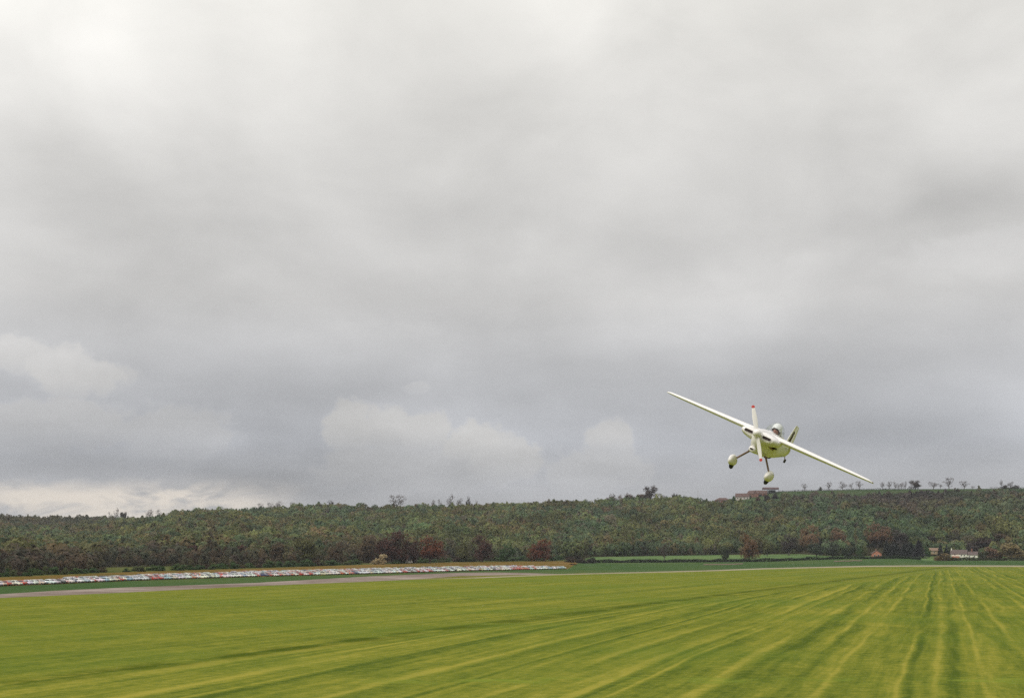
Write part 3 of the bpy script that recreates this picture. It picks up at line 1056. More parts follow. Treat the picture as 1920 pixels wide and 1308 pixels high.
for px, Y, top, w_, c, lab in ((1068, 960, 1040, 30, (0.085, 0.06, 0.04), 'bare brown scrub bush just past the last parked car'),
                               (1090, 965, 1036, 34, (0.062, 0.05, 0.036), 'tall bare scrub bush left of the dark hedge end'),
                               (1108, 985, 1042, 26, (0.04, 0.038, 0.026), 'dark bush at the left end of the dark hedge'),
                               (1075, 880, 1055, 22, (0.10, 0.06, 0.045), 'low reddish scrub beside the last parked car')):
    plant('bush', 'bush', px, Y, top, w_, 'clump', c, lab)


def hedge(pts, hgt, wid, per_m, col, label, gap=0.0, name='hedge'):
    """pts: ground points; a dense clipped mass of leaves along them"""
    tris = []
    mb = MB()
    for (x0, y0), (x1, y1) in zip(pts[:-1], pts[1:]):
        L = math.hypot(x1 - x0, y1 - y0)
        nx, ny = -(y1 - y0) / L, (x1 - x0) / L
        z0, z1 = ground_z(x0, y0), ground_z(x1, y1)
        for i in range(int(L * per_m)):
            t_ = random.random()
            hh = hgt * (0.85 + 0.25 * math.sin(0.31 * (x0 + t_ * L)) * math.sin(0.093 * (x0 + t_ * L) + 1))
            o_, zz = random.uniform(-.5, .5) * wid, random.random() * hh
            c_ = Vector((x0 + (x1 - x0) * t_ + nx * o_, y0 + (y1 - y0) * t_ + ny * o_, z0 + (z1 - z0) * t_ + zz))
            for k in range(3):
                tris.append(c_ + Vector((random.gauss(0, 1), random.gauss(0, 1), random.gauss(0, 1))).normalized() * random.uniform(.35, .75))
        for i in range(int(L / 2.5)):
            t_ = (i + random.random()) / max(1, int(L / 2.5))
            p = Vector((x0 + (x1 - x0) * t_, y0 + (y1 - y0) * t_, z0 + (z1 - z0) * t_ - .1))
            mb.tube(p, p + Vector((random.gauss(0, .2), random.gauss(0, .2), hgt * .7)), .05, .02, 4)
    cx_, cy_ = pts[len(pts) // 2]
    e = empty(name, (cx_, cy_, ground_z(cx_, cy_)))
    T = np.array([tuple(v) for v in tris]) - np.array(e.location)
    link('foliage', tri_mesh('foliage', T), e, [M_LEAF], col)
    sm = mb.mesh('stems')
    sm.transform(Matrix.Translation(-e.location))
    o = link('stems', sm, e, [M_BARK])
    o['kind'] = 'stuff'
    tag(e, label, 'hedge')
    return e


def gp(px, Y):
    return ((px - 960) / (F * 1.0085) * Y, Y)


hedge([gp(p, float(Y_bush(p)) + 1.5) for p in range(1100, 1485, 24)], 2.3, 1.6, 60, (0.030, 0.034, 0.022), 'long dark clipped hedge between two green fields below the wood')
hedge([gp(p, float(Y_bush(p)) + 1.5) for p in range(1485, 1745, 20)], 2.1, 1.8, 60, (0.030, 0.046, 0.024), 'dark hedge in front of the small brick house and evergreens')
hedge([gp(p, float(Y_bush(p)) + 4) for p in range(1788, 1960, 20)], 2.4, 2.2, 50, (0.050, 0.048, 0.026), 'low uneven hedge in front of the white cottage')
hedge([gp(p, float(boundaries(np.array([float(p)]))[0][9][0]) - 2) for p in range(1462, 1730, 22)], 1.5, 1.4, 8, (0.034, 0.040, 0.028), 'thin dark hedge along the hilltop under the bare trees')
hedge([gp(p, float(boundaries(np.array([float(p)]))[0][9][0]) - 2) for p in range(1860, 1960, 22)], 2.6, 3.0, 8, (0.055, 0.046, 0.036), 'scrubby hedge at the right end of the hilltop')
# strip of bare earth in the crop
for a_, b_, yy0, lab in ((1318, 1392, 1058.5, 'long strip of bare reddish earth in the dark green field'), (1562, 1615, 1051.8, 'short strip of bare earth near the brick house')):
    P = []
    for p in np.linspace(a_, b_, 12):
        bb, zz = boundaries(np.array([p]))
        for dy in (0.7, -0.7):
            e_ = slopes(960, yy0 - (p - a_) * 0.03 + dy + 0.4 * math.sin(p))[1]
            Ya, za, Yb2, zb2 = bb[4][0], zz[4][0], bb[5][0], zz[5][0]
            k = (zb2 - za) / (Yb2 - Ya)
            Yv = (za - k * Ya - H) / (e_ - k)
            P.append((*gp(p, Yv), za + k * (Yv - Ya) + 0.12))
    me = bpy.data.meshes.new('bare_earth')
    me.from_pydata(P, [], [(2 * i, 2 * i + 2, 2 * i + 3, 2 * i + 1) for i in range(11)])
    tag(link('bare_earth', me, None, [plain('bare_earth', (0.13, 0.075, 0.05), 0.95, 0.3, 0.3)]), lab, 'earth', kind='structure')

# ---------------------------------------------------------------- buildings
M_WHITEWALL = plain('white_render', (0.74, 0.72, 0.62), 0.85, 0.10, 0.8)
M_BRICK = plain('salmon_brick', (0.40, 0.17, 0.115), 0.9, 0.2, 3.0)
M_REDBRICK = plain('red_brick', (0.21, 0.105, 0.08), 0.9, 0.25, 2.0)
M_SLATE = plain('dark_roof', (0.105, 0.075, 0.070), 0.8, 0.25, 1.5)
M_REDTILE = plain('red_roof', (0.105, 0.062, 0.054), 0.85, 0.25, 1.0)
M_DARKRED = plain('dark_red_sheet', (0.085, 0.042, 0.045), 0.7, 0.25, 0.8)
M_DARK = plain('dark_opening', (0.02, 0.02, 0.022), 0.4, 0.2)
M_WGLASS = plain('window_glass', (0.045, 0.05, 0.055), 0.08, 0.1)
M_WOODF = plain('painted_frame', (0.7, 0.68, 0.62), 0.6)


def gable(e, x0, x1, y0, y1, hw, hr, wm, rm, over=0.35, hip=0.0, z0=0.0):
    """walls with gables along x, and two roof slopes with thickness"""
    ym = (y0 + y1) / 2
    mb = MB()
    w = [(x0, y0, z0), (x1, y0, z0), (x1, y1, z0), (x0, y1, z0), (x0, y0, hw), (x1, y0, hw), (x1, y1, hw), (x0, y1, hw)]
    fs = [(0, 1, 5, 4), (2, 3, 7, 6)]
    if hip == 0:
        w += [(x0, ym, hr), (x1, ym, hr)]
        fs += [(3, 0, 4, 8, 7), (1, 2, 6, 9, 5)]
    else:
        fs += [(3, 0, 4, 7), (1, 2, 6, 5)]
    mb.poly(w, fs)
    link('wall', mb.mesh('wall'), e, [wm])
    mb = MB()
    sl = (hr - hw) / (ym - y0)
    ya, yb = y0 - over, y1 + over
    za = hw - over * sl
    xa, xb = x0 - over, x1 + over
    th = 0.18
    for top in (th, 0.01):
        pts = [(xa, ya, za + top), (xb, ya, za + top), (xb, yb, za + top), (xa, yb, za + top), (xa + hip, ym, hr + top), (xb - hip, ym, hr + top)]
        mb.poly(pts, [(0, 1, 5, 4), (2, 3, 4, 5)] + ([(1, 2, 5), (3, 0, 4)] if hip else []))
    rim = [(xa, ya), (xb, ya), (xb, yb), (xa, yb)]
    for i in range(4):
        p, q = rim[i], rim[(i + 1) % 4]
        if hip or i in (0, 2):
            mb.poly([(*p, za + .01), (*q, za + .01), (*q, za + th), (*p, za + th)], [(0, 1, 2, 3)])
    if not hip:
        for xx in (xa, xb):
            mb.poly([(xx, ya, za + .01), (xx, ym, hr + .01), (xx, yb, za + .01), (xx, yb, za + th), (xx, ym, hr + th), (xx, ya, za + th)], [(0, 1, 4, 5), (1, 2, 3, 4)])
    return link('roof', mb.mesh('roof'), e, [rm])


def window(e, x, y, z, w, h_, ax='x', name='window'):
    mb = MB()
    g_ = MB()
    f_ = 0.07
    if ax == 'x':      # in a wall facing -y
        mb.box(x - w / 2 - f_, x + w / 2 + f_, y - .05, y + .02, z - h_ / 2 - f_, z - h_ / 2)
        mb.box(x - w / 2 - f_, x + w / 2 + f_, y - .05, y + .02, z + h_ / 2, z + h_ / 2 + f_)
        mb.box(x - w / 2 - f_, x - w / 2, y - .05, y + .02, z - h_ / 2, z + h_ / 2)
        mb.box(x + w / 2, x + w / 2 + f_, y - .05, y + .02, z - h_ / 2, z + h_ / 2)
        g_.box(x - w / 2, x + w / 2, y - .03, y + .01, z - h_ / 2, z + h_ / 2)
    else:
        mb.box(y - .05, y + .02, x - w / 2 - f_, x + w / 2 + f_, z - h_ / 2 - f_, z + h_ / 2 + f_)
        g_.box(y - .07, y - .02, x - w / 2, x + w / 2, z - h_ / 2, z + h_ / 2)
    o = link(name, mb.mesh(name), e, [M_WOODF])
    link('pane', g_.mesh('pane'), o, [M_WGLASS])
    return o


def building(name, px, Y, rz, base_px_y=None):
    x, y = gp(px, Y)
    z = ground_z(x, y) if base_px_y is None else H + slopes(px, base_px_y)[1] * Y
    return empty(name, (x, y, z), rz)


# white cottage: a long range in two steps, right end lower and nearer
e = building('cottage', 1781, 1075, R(-20))
gable(e, 0, 11.5, 0, 6.0, 3.7, 6.6, M_WHITEWALL, M_SLATE)
mb = MB()
mb.box(11.52, 19.0, 0.4, 5.6, -0.8, 2.9)
link('extension_wall', mb.mesh('extension_wall'), e, [M_WHITEWALL])
mb = MB()
mb.poly([(11.53, 0.1, 2.75), (19.3, 0.1, 2.75), (19.3, 3, 5.3), (11.53, 3, 5.3), (11.53, 5.9, 2.75), (19.3, 5.9, 2.75), (11.53, 0.1, 2.95), (19.3, 0.1, 2.95), (19.3, 3, 5.5), (11.53, 3, 5.5), (11.53, 5.9, 2.95), (19.3, 5.9, 2.95)],
        [(0, 1, 2, 3), (3, 2, 5, 4), (6, 7, 8, 9), (9, 8, 11, 10), (0, 1, 7, 6), (4, 5, 11, 10), (1, 2, 8, 7), (2, 5, 11, 8), (0, 3, 9, 6), (3, 4, 10, 9)])
link('extension_roof', mb.mesh('extension_roof'), e, [M_SLATE])
mb = MB()
mb.box(1.0, 6.2, -2.6, -0.02, -0.5, 2.0)
link('brick_lean_to', mb.mesh('brick_lean_to'), e, [M_BRICK])
mb = MB()
mb.box(14.6, 15.5, 2.5, 3.5, 4.5, 7.4)
mb.box(14.75, 15.0, 2.85, 3.15, 7.4, 7.8)
mb.box(15.1, 15.35, 2.85, 3.15, 7.4, 7.8)
link('chimney', mb.mesh('chimney'), e, [M_REDBRICK])
mb = MB()
mb.box(0.15, 0.95, 2.6, 3.4, 6.0, 7.6)
mb.tube((0.55, 3, 7.6), (0.55, 3, 8.0), .14, .12, 8)
link('chimney', mb.mesh('chimney'), e, [M_WHITEWALL])
for xx in (7.6, 9.8):
    window(e, xx, 0, 2.5, 0.9, 0.9)
window(e, 3.0, 0, 3.0, 0.8, 0.7)
for xx in (13.2, 16.8):
    window(e, xx, 0.4, 1.7, 1.0, 0.9)
e.location.z -= 0.9
tag(e, 'white cottage with dark roof and red chimney among trees on the right', 'house')

e = building('brick_house', 1642, 1050, R(80))
gable(e, -3.0, 4.0, -3.4, 3.4, 3.0, 5.2, M_BRICK, M_SLATE, 0.45)
window(e, -1.2, -3.0, 1.6, 1.1, 1.0, 'y')
window(e, 1.4, -3.0, 1.6, 1.1, 1.0, 'y')
mb = MB()
mb.box(1.8, 2.5, -0.4, 0.4, 4.8, 6.2)
link('chimney', mb.mesh('chimney'), e, [M_REDBRICK])
tag(e, 'small salmon brick house with its gable facing, beside dark evergreens', 'house')

e = building('bungalow', 1752, 1092, R(6))
gable(e, -4.5, 4.5, -3, 3, 2.9, 4.6, plain('tan_render', (0.36, 0.27, 0.17), 0.9), plain('tan_roof', (0.20, 0.13, 0.09), 0.85), 0.4)
window(e, -2, -3, 1.6, 1.1, 0.9)
window(e, 1.8, -3, 1.6, 1.1, 0.9)
e.location.z += 2.0
tag(e, 'low tan bungalow half hidden behind the brown bush and the cottage evergreens', 'house')

# hilltop farm
e = building('bungalow', 1356, 1590, R(4))
gable(e, -8.0, 8.0, -4, 4, 2.6, 5.0, M_REDBRICK, M_REDTILE, 0.5, hip=4.5)
window(e, -4, -4, 1.5, 1.5, 1.1)
window(e, 3, -4, 1.5, 1.5, 1.1)
e.location.z -= 1.0
tag(e, 'low bungalow with hipped red roof on the hilltop, leftmost farm building', 'house')
e = building('farmhouse', 1394, 1580, R(-14))
gable(e, -7.5, 7.5, -3.5, 3.5, 4.2, 7.6, plain('weathered_render', (0.44, 0.40, 0.36), 0.9, 0.2, 0.5), M_REDTILE, 0.4)
for xx in (-5, -1.5, 2, 5.5):
    window(e, xx, -3.5, 2.4, 1.1, 1.4)
mb = MB()
mb.box(5.4, 6.4, -.5, .5, 6.8, 9.0)
link('chimney', mb.mesh('chimney'), e, [M_REDBRICK])
e.location.z -= 1.3
tag(e, 'farmhouse with pale walls and red tiled roof on the hilltop', 'house')
e = building('barn', 1412, 1588, R(-50))
gable(e, -4.5, 4.5, -3.2, 3.2, 5.0, 8.2, plain('orange_brown_brick', (0.19, 0.105, 0.075), 0.9, 0.2, 2.0), M_REDTILE, 0.3)
mb = MB()
mb.box(-1.5, 1.5, -3.26, -3.2, 0, 3.2)
link('door', mb.mesh('door'), e, [M_DARK])
e.location.z -= 1.3
tag(e, 'brick barn with an orange gable end in the hilltop farm', 'barn')
e = building('barn', 1427, 1586, R(-6))
gable(e, -7.5, 7.5, -3.5, 3.5, 4.4, 7.4, M_REDBRICK, M_REDTILE, 0.3)
mb = MB()
mb.box(-2, 2, -3.56, -3.5, 0, 3.2)
link('door', mb.mesh('door'), e, [M_DARK])
e.location.z -= 1.3
tag(e, 'long red roofed barn between the brick barn and the open shed', 'barn')
e = building('open_shed', 1447, 1590, R(2))
mb = MB()
K = 9
for i in range(K):
    a0_, a1_ = math.pi * i / K, math.pi * (i + 1) / K
    for r_, zz in ((4.6, 0.0), (4.6, 0.25)):
        p = [(-8.5, -r_ * math.cos(a0_), 5.2 + zz + 2.1 * math.sin(a0_)), (8.5, -r_ * math.cos(a0_), 5.2 + zz + 2.1 * math.sin(a0_)),
             (8.5, -r_ * math.cos(a1_), 5.2 + zz + 2.1 * math.sin(a1_)), (-8.5, -r_ * math.cos(a1_), 5.2 + zz + 2.1 * math.sin(a1_))]
        mb.poly(p, [(0, 1, 2, 3)])
for xx in (-8.5, 8.5):
    mb.poly([(xx, -4.6 * math.cos(math.pi * i / K), 5.2 + 2.1 * math.sin(math.pi * i / K)) for i in range(K + 1)], [tuple(range(K + 1))])
link('roof', mb.mesh('roof'), e, [M_DARKRED])
for xx in (-8, -2.7, 2.7, 8):
    for yy in (-4.3, 4.3):
        mb = MB()
        mb.box(xx - .12, xx + .12, yy - .12, yy + .12, -1, 5.3)
        link('post', mb.mesh('post'), e, [M_DARK])
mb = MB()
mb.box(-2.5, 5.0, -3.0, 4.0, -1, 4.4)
link('dark_bay_block', mb.mesh('dark_bay_block'), e, [M_DARK])  # solid near-black block under the curved roof
e.location.z -= 1.3
tag(e, 'open sided shed with dark red curved roof, highest of the farm', 'shed')
for px, Y, top, w_, c, lab in ((1424, 1540, 928, 16, DKRED, 'reddish shrub in front of the long red roofed barn'), (1440, 1535, 924, 18, (0.07, .05, .045), 'purplish shrub below the open shed'),
                               (1456, 1540, 921, 18, (0.06, .052, .045), 'dark shrub right of the open shed'), (1472, 1540, 922, 20, (0.055, .05, .045), 'second dark shrub right of the open shed'),
                               (1376, 1560, 927, 12, DKGRN, 'green shrub between the bungalow and the farmhouse')):
    plant('bush', 'bush', px, Y, top, w_, 'clump', c, lab)

# mast on the skyline
x, y = gp(1310, 1600)
mb = MB()
z_ = ground_z(x, y)
mb.tube((0, 0, -.5), (0, 0, 14), .16, .10, 8)
mb.tube((-.9, 0, 13.2), (.9, 0, 13.2), .06, .06, 6)
o = link('mast', mb.mesh('mast'), None, [plain('weathered_pole', (0.30, 0.27, 0.22), 0.8)])
o.location = (x, y, z_)
tag(o, 'thin pale pole on the skyline left of the farm', 'pole')

# ---------------------------------------------------------------- parked cars
M_PAINT, t, b = material('car_paint')
oi = t.n.new('ShaderNodeObjectInfo')
tc = t.n.new('ShaderNodeTexCoord').outputs['Object']
dirt = t.noise(tc, 1.2, 4.0, 0.6)
t.l.new(t.scale(oi.outputs['Color'], t.add(0.9, t.mul(dirt, 0.2))), b.inputs['Base Color'])
b.inputs['Roughness'].default_value = 0.3
b.inputs['Coat Weight'].default_value = 0.6
M_CGLASS, t, b = material('car_glass')
b.inputs['Base Color'].default_value = (0.03, 0.036, 0.04, 1)
b.inputs['Roughness'].default_value = 0.04
b.inputs['Specular IOR Level'].default_value = 0.9
b.inputs['Coat Weight'].default_value = 1.0
M_TYRE = plain('tyre_rubber', (0.022, 0.022, 0.022), 0.85)
M_LAMP = plain('lamp_glass', (0.6, 0.6, 0.58), 0.15)
M_CHROME = plain('bumper', (0.25, 0.25, 0.26), 0.35, metallic=0.6)

# side profiles: (length, bonnet end, screen top, roof end, tail base) along x from the front, heights
CARS = {'hatchback': dict(L=3.85, W=1.60, xb=1.05, xs=1.62, xr=3.05, xt=3.62, hb=0.86, ht=0.92, hr=1.38),
        'saloon': dict(L=4.35, W=1.66, xb=1.20, xs=1.80, xr=3.00, xt=3.52, hb=0.86, ht=0.94, hr=1.38),
        'estate car': dict(L=4.40, W=1.66, xb=1.18, xs=1.78, xr=3.85, xt=4.22, hb=0.87, ht=0.93, hr=1.40)}


def car_meshes(k):
    c = CARS[k]
    L, Wd = c['L'], c['W'] / 2
    body = MB()
    # lower body: lofted cross sections along x
    st = [(0.0, .42, .60, .80), (0.10, .28, .74, .93), (0.55, .24, .80, .99), (c['xb'], .22, c['hb'], 1.0), (c['xr'], .22, c['ht'], 1.0),
          (min(c['xt'] + .1, L - .15), .26, c['ht'] - .01, .98), (L - .08, .32, c['ht'] - .10, .93), (L, .42, .70, .82)]
    rings = []
    for x, z0, z1, w in st:
        hw = Wd * w
        rings.append([(x, -hw * .9, z0), (x, -hw, z0 + .12), (x, -hw, z1 - .14), (x, -hw * .90, z1), (x, hw * .90, z1), (x, hw, z1 - .14), (x, hw, z0 + .12), (x, hw * .9, z0)])
    body.rings(rings)
    # roof and pillars
    a, bt, r = Wd * .88, Wd * .72, c['hr']
    lo = [(c['xb'], c['hb'] - .02), (c['xt'], c['ht'] - .02)]
    hi = [(c['xs'], r), (c['xr'], r)]
    cab = [(lo[0][0], -a, lo[0][1]), (lo[1][0], -a, lo[1][1]), (lo[1][0], a, lo[1][1]), (lo[0][0], a, lo[0][1]),
           (hi[0][0], -bt, hi[0][1]), (hi[1][0], -bt, hi[1][1]), (hi[1][0], bt, hi[1][1]), (hi[0][0], bt, hi[0][1])]
    xm = (hi[0][0] + hi[1][0]) / 2
    cab += [(hi[0][0] + .18, -bt * .8, r + .05), (hi[1][0] - .15, -bt * .8, r + .05), (hi[1][0] - .15, bt * .8, r + .05), (hi[0][0] + .18, bt * .8, r + .05)]
    body.poly(cab, [(0, 1, 5, 4), (2, 3, 7, 6), (3, 0, 4, 7), (1, 2, 6, 5), (4, 5, 9, 8), (6, 7, 11, 10), (7, 4, 8, 11), (5, 6, 10, 9), (8, 9, 10, 11)])

    def panel(q, inset, lift, mat_i=0):
        q = [Vector(p) for p in q]
        cc = sum(q, Vector()) / 4
        nn = (q[1] - q[0]).cross(q[3] - q[0]).normalized()
        out = Vector((cc.x - xm, cc.y, 0.3 * (cc.z - .8)))
        if nn.dot(out) < 0: nn.negate()
        m_ = MB()
        p1 = [cc + (p - cc) * inset + nn * lift for p in q]
        p0 = [cc + (p - cc) * inset - nn * .02 for p in q]
        m_.poly(p1 + p0, [(0, 1, 2, 3), (4, 5, 6, 7), (0, 1, 5, 4), (1, 2, 6, 5), (2, 3, 7, 6), (3, 0, 4, 7)])
        return m_
    parts = {'windscreen': [panel([cab[0], cab[3], cab[7], cab[4]], .88, .012)],
             'rear_window': [panel([cab[1], cab[2], cab[6], cab[5]], .84, .012)],
             'side_window': [panel([cab[0], cab[1], cab[5], cab[4]], .84, .012), panel([cab[3], cab[2], cab[6], cab[7]], .84, .012)]}
    wh = []
    for x in (.72, L - .78):
        for s in (-1, 1):
            m_ = MB()
            m_.tube((x, s * (Wd - .17), .29), (x, s * (Wd + .015), .29), .29, .28, 14)
            m_.tube((x, s * (Wd + .012), .29), (x, s * (Wd + .03), .29), .16, .15, 10, mat=1)
            wh.append(m_)
    lamps = []
    for s in (-1, 1):
        m_ = MB()
        m_.box(-.025, .05, s * Wd * .52 - .13, s * Wd * .52 + .13, .52, .66)
        lamps.append(m_)
    bump = []
    for x in (-.06, L - .04):
        m_ = MB()
        m_.box(x, x + .10, -Wd * .88, Wd * .88, .34, .46)
        bump.append(m_)
    allm = MB()
    for src, mi in ((body, 0), *[(p, 1) for ps in parts.values() for p in ps], *[(w, 2) for w in wh], *[(l, 3) for l in lamps], *[(q, 4) for q in bump]):
        b0 = len(allm.v)
        allm.v += src.v
        allm.f += [tuple(b0 + i for i in f_) for f_ in src.f]
        allm.m += [mi] * len(src.f)
    shift = Matrix.Translation((-L / 2, 0, 0))

    def fin(mb_, nm, mats):
        me_ = mb_.mesh(nm)
        me_.transform(shift)
        for m_ in mats: me_.materials.append(m_)
        return me_
    out = [('body', fin(body, 'body', [M_PAINT]))]
    for nm, ps in parts.items():
        out += [(nm, fin(p, nm, [M_CGLASS])) for p in ps]
    out += [('wheel', fin(w, 'wheel', [M_TYRE, M_CHROME])) for w in wh]
    out += [('headlight', fin(l, 'headlight', [M_LAMP])) for l in lamps]
    out += [('bumper', fin(q, 'bumper', [M_CHROME])) for q in bump]
    whole = fin(allm, 'car', [M_PAINT, M_CGLASS, M_TYRE, M_LAMP, M_CHROME])
    return out, whole


CARM = {k: car_meshes(k) for k in CARS}
COLS = [('white', (0.80, 0.80, 0.78), 52), ('silver', (0.50, 0.52, 0.55), 12), ('pale blue', (0.30, 0.42, 0.55), 10), ('red', (0.46, 0.045, 0.03), 17),
        ('cream', (0.62, 0.54, 0.38), 9), ('dark blue', (0.03, 0.05, 0.14), 5), ('orange red', (0.55, 0.14, 0.05), 5), ('black', (0.02, 0.02, 0.022), 4), ('brown', (0.13, 0.07, 0.045), 3)]
cw = [c[2] for c in COLS]
# front of the parked line on the ground
lx = np.linspace(-8, 1066, 60)
lY = flatY(y_car(lx))
lX = (lx - 960) / (F * 1.0085) * lY
seg = np.concatenate([[0], np.cumsum(np.hypot(np.diff(lX), np.diff(lY)))])
TOT = seg[-1]


def on_line(s, off):
    x, y = np.interp(s, seg, lX), np.interp(s, seg, lY)
    x2, y2 = np.interp(min(s + 12, TOT), seg, lX), np.interp(min(s + 12, TOT), seg, lY)
    x1, y1 = np.interp(max(s - 12, 0), seg, lX), np.interp(max(s - 12, 0), seg, lY)
    d = Vector((x2 - x1, y2 - y1, 0)).normalized()
    nrm = Vector((-d.y, d.x, 0))
    return Vector((x, y, 0)) + nrm * (off + 2.3), d, nrm


cars = []
ROWN = ['front', 'second', 'third', 'fourth']
for row, (off, s0) in enumerate(((0, 0), (9.5, 55), (17.5, 105), (27, 170))):
    s = s0 + 1.0
    while s < TOT - 1.5:
        if random.random() > (0.05 if row == 0 else 0.12):
            p, d, nrm = on_line(s, off + random.uniform(-.5, .5))
            cars.append((row, s, p, d, nrm))
        s += random.uniform(2.25, 2.95)
cars.sort(key=lambda c: (c[2] - Vector((0, 0, 10))).length + (0 if c[0] == 0 else 90 * c[0]))
rest = MB()
rest_faces = []
rest_tint = []
GR = 'cars parked in rows beside the runway'
far_cars = []
for i, (row, s, p, d, nrm) in enumerate(cars):
    nm, colc, _ = random.choices(COLS, cw)[0]
    if row == 0 and random.random() < 0.10: nm, colc = 'red', COLS[3][1]
    k = random.choices(list(CARS), (5, 4, 2))[0]
    gz = ground_z(p.x, p.y)
    face = -nrm if random.random() < 0.6 else nrm      # the model's front is -x
    ang = math.atan2(-face.y, -face.x) + random.gauss(0, .03)
    jit = tuple(min(0.85, c * random.uniform(.85, 1.12)) for c in colc)
    pxp = 960 + F * 1.0085 * p.x / p.y
    if i < 290:
        if row == 0:
            e = empty('parked_car', (p.x, p.y, gz), ang)
            for pn, pm in CARM[k][0]:
                link(pn, pm, e, color=jit)
        else:
            e = link('parked_car', CARM[k][1], None, color=jit)
            e.location = (p.x, p.y, gz)
            e.rotation_euler = (0, 0, ang)
        tag(e, None, 'car', GR)
        pending.append((e, f'{nm} {k}, {ROWN[row]} row of cars, {spot(pxp)}', pxp))
    else:
        far_cars.append((k, Matrix.Translation((p.x, p.y, gz)) @ Matrix.Rotation(ang, 4, 'Z'), jit))
# the remaining cars of the back rows
bm = bmesh.new()
lay = None
bigV, bigF, bigM, bigT = [], [], [], []
for k, mtx, jit in far_cars:
    me_ = CARM[k][1]
    b0 = len(bigV)
    bigV += [tuple(mtx @ v.co) for v in me_.vertices]
    bigT += [jit] * len(me_.vertices)
    for pl in me_.polygons:
        bigF.append(tuple(b0 + q for q in pl.vertices))
        bigM.append(pl.material_index)
bm.free()
if bigF:
    me_ = bpy.data.meshes.new('back_row_cars')
    me_.from_pydata(bigV, [], bigF)
    at = me_.color_attributes.new('tint', 'FLOAT_COLOR', 'POINT')
    at.data.foreach_set('color', np.hstack([np.array(bigT), np.ones((len(bigT), 1))]).astype(np.float32).ravel())
    M_PAINT2, t, b = material('car_paint_back_rows')
    a_ = t.n.new('ShaderNodeAttribute')
    a_.attribute_name = 'tint'
    t.l.new(a_.outputs['Color'], b.inputs['Base Color'])
    b.inputs['Roughness'].default_value = 0.3
    b.inputs['Coat Weight'].default_value = 0.6
    o = link('car_rows', me_, None, [M_PAINT2, M_CGLASS, M_TYRE, M_LAMP, M_CHROME])
    me_.polygons.foreach_set('material_index', bigM)
    tag(o, 'mass of small cars in the back rows of the car park', 'cars', kind='stuff')
# one pale van left by the trees
x, y = gp(767, 880)
e = empty('parked_van', (x, y, ground_z(x, y)), R(8))
mb = MB()
mb.rings([[(xx, -hw, z0), (xx, -hw, z1 - .12), (xx, -hw * .86, z1), (xx, hw * .86, z1), (xx, hw, z1 - .12), (xx, hw, z0)] for xx, z0, z1, hw in
          ((-2.2, .45, .95, .78), (-1.95, .3, 1.1, .86), (-1.5, .28, 1.25, .88), (-.95, .28, 1.9, .88), (-.7, .28, 2.0, .88), (2.1, .28, 2.0, .88), (2.2, .4, 1.9, .86))])
link('body', mb.mesh('body'), e, [M_PAINT], (0.66, 0.64, 0.58))
mb = MB()
mb.poly([(-1.5, -.7, 1.3), (-1.5, .7, 1.3), (-1.0, .68, 1.86), (-1.0, -.68, 1.86)], [(0, 1, 2, 3)])
link('windscreen', mb.mesh('windscreen'), e, [M_CGLASS])
for xx in (-1.4, 1.4):
    for s_ in (-1, 1):
        mb = MB()
        mb.tube((xx, s_ * .72, .3), (xx, s_ * .90, .3), .3, .29, 14)
        link('wheel', mb.mesh('wheel'), e, [M_TYRE])
tag(e, 'small pale van behind the car rows, below the dark red brown trees', 'van')

# ---------------------------------------------------------------- the aircraft
M_WHITE, t, b = material('white_gloss_paint')
tc = t.n.new('ShaderNodeTexCoord').outputs['Object']
z1_ = t.noise(tc, 2.5, 5.0, 0.6)
z2_ = t.noise(t.vec(*[t.mul(q, s_) for q, s_ in zip(t.sep(tc), (9.0, 0.8, 9.0))]), 1.0, 4.0, 0.6)
c_ = t.mixc(t.smooth(t.mul(z1_, z2_), 0.25, 0.5), (0.85, 0.82, 0.81), (0.78, 0.75, 0.735))
t.l.new(c_, b.inputs['Base Color'])
b.inputs['Roughness'].default_value = 0.28
b.inputs['Coat Weight'].default_value = 0.4
M_LEG = plain('gear_leg_paint', (0.21, 0.125, 0.09), 0.5)
M_HOLLOW_SHADE = plain('hollow_shade', (0.022, 0.010, 0.008), 0.7)  # near-black colour painting in the shade of inlet and outlet hollows
M_REDTIP = plain('red_blade_tip', (0.55, 0.06, 0.05), 0.4)
M_SKIN = plain('skin', (0.42, 0.22, 0.16), 0.55, 0.1, 6.0)
M_HELMET = plain('white_helmet', (0.80, 0.80, 0.79), 0.25, 0.04)
M_CLOTH = plain('dark_flying_jacket', (0.045, 0.04, 0.035), 0.85)
M_VISOR = plain('dark_goggles', (0.05, 0.03, 0.025), 0.2)
M_BROWNMARK = plain('brown_fin_marking', (0.085, 0.050, 0.035), 0.4, 0.3, 20.0)
M_GREYMARK = plain('grey_fin_marking', (0.26, 0.21, 0.18), 0.4, 0.3, 20.0)
M_SEAM = plain('panel_gap', (0.30, 0.29, 0.27), 0.6)
M_CANOPY, t, b = material('canopy_perspex')
nt_ = t.n
trn = nt_.new('ShaderNodeBsdfTransparent')
trn.inputs[0].default_value = (0.93, 0.95, 0.95, 1)
gls = nt_.new('ShaderNodeBsdfGlossy')
gls.inputs['Roughness'].default_value = 0.03
frs = nt_.new('ShaderNodeFresnel')
frs.inputs[0].default_value = 1.45
mxs = nt_.new('ShaderNodeMixShader')
t.l.new(t.math('ADD', t.mul(frs.outputs[0], 0.35), 0.01), mxs.inputs[0])
t.l.new(trn.outputs[0], mxs.inputs[1])
t.l.new(gls.outputs[0], mxs.inputs[2])
t.l.new(mxs.outputs[0], nt_['Material Output'].inputs[0])

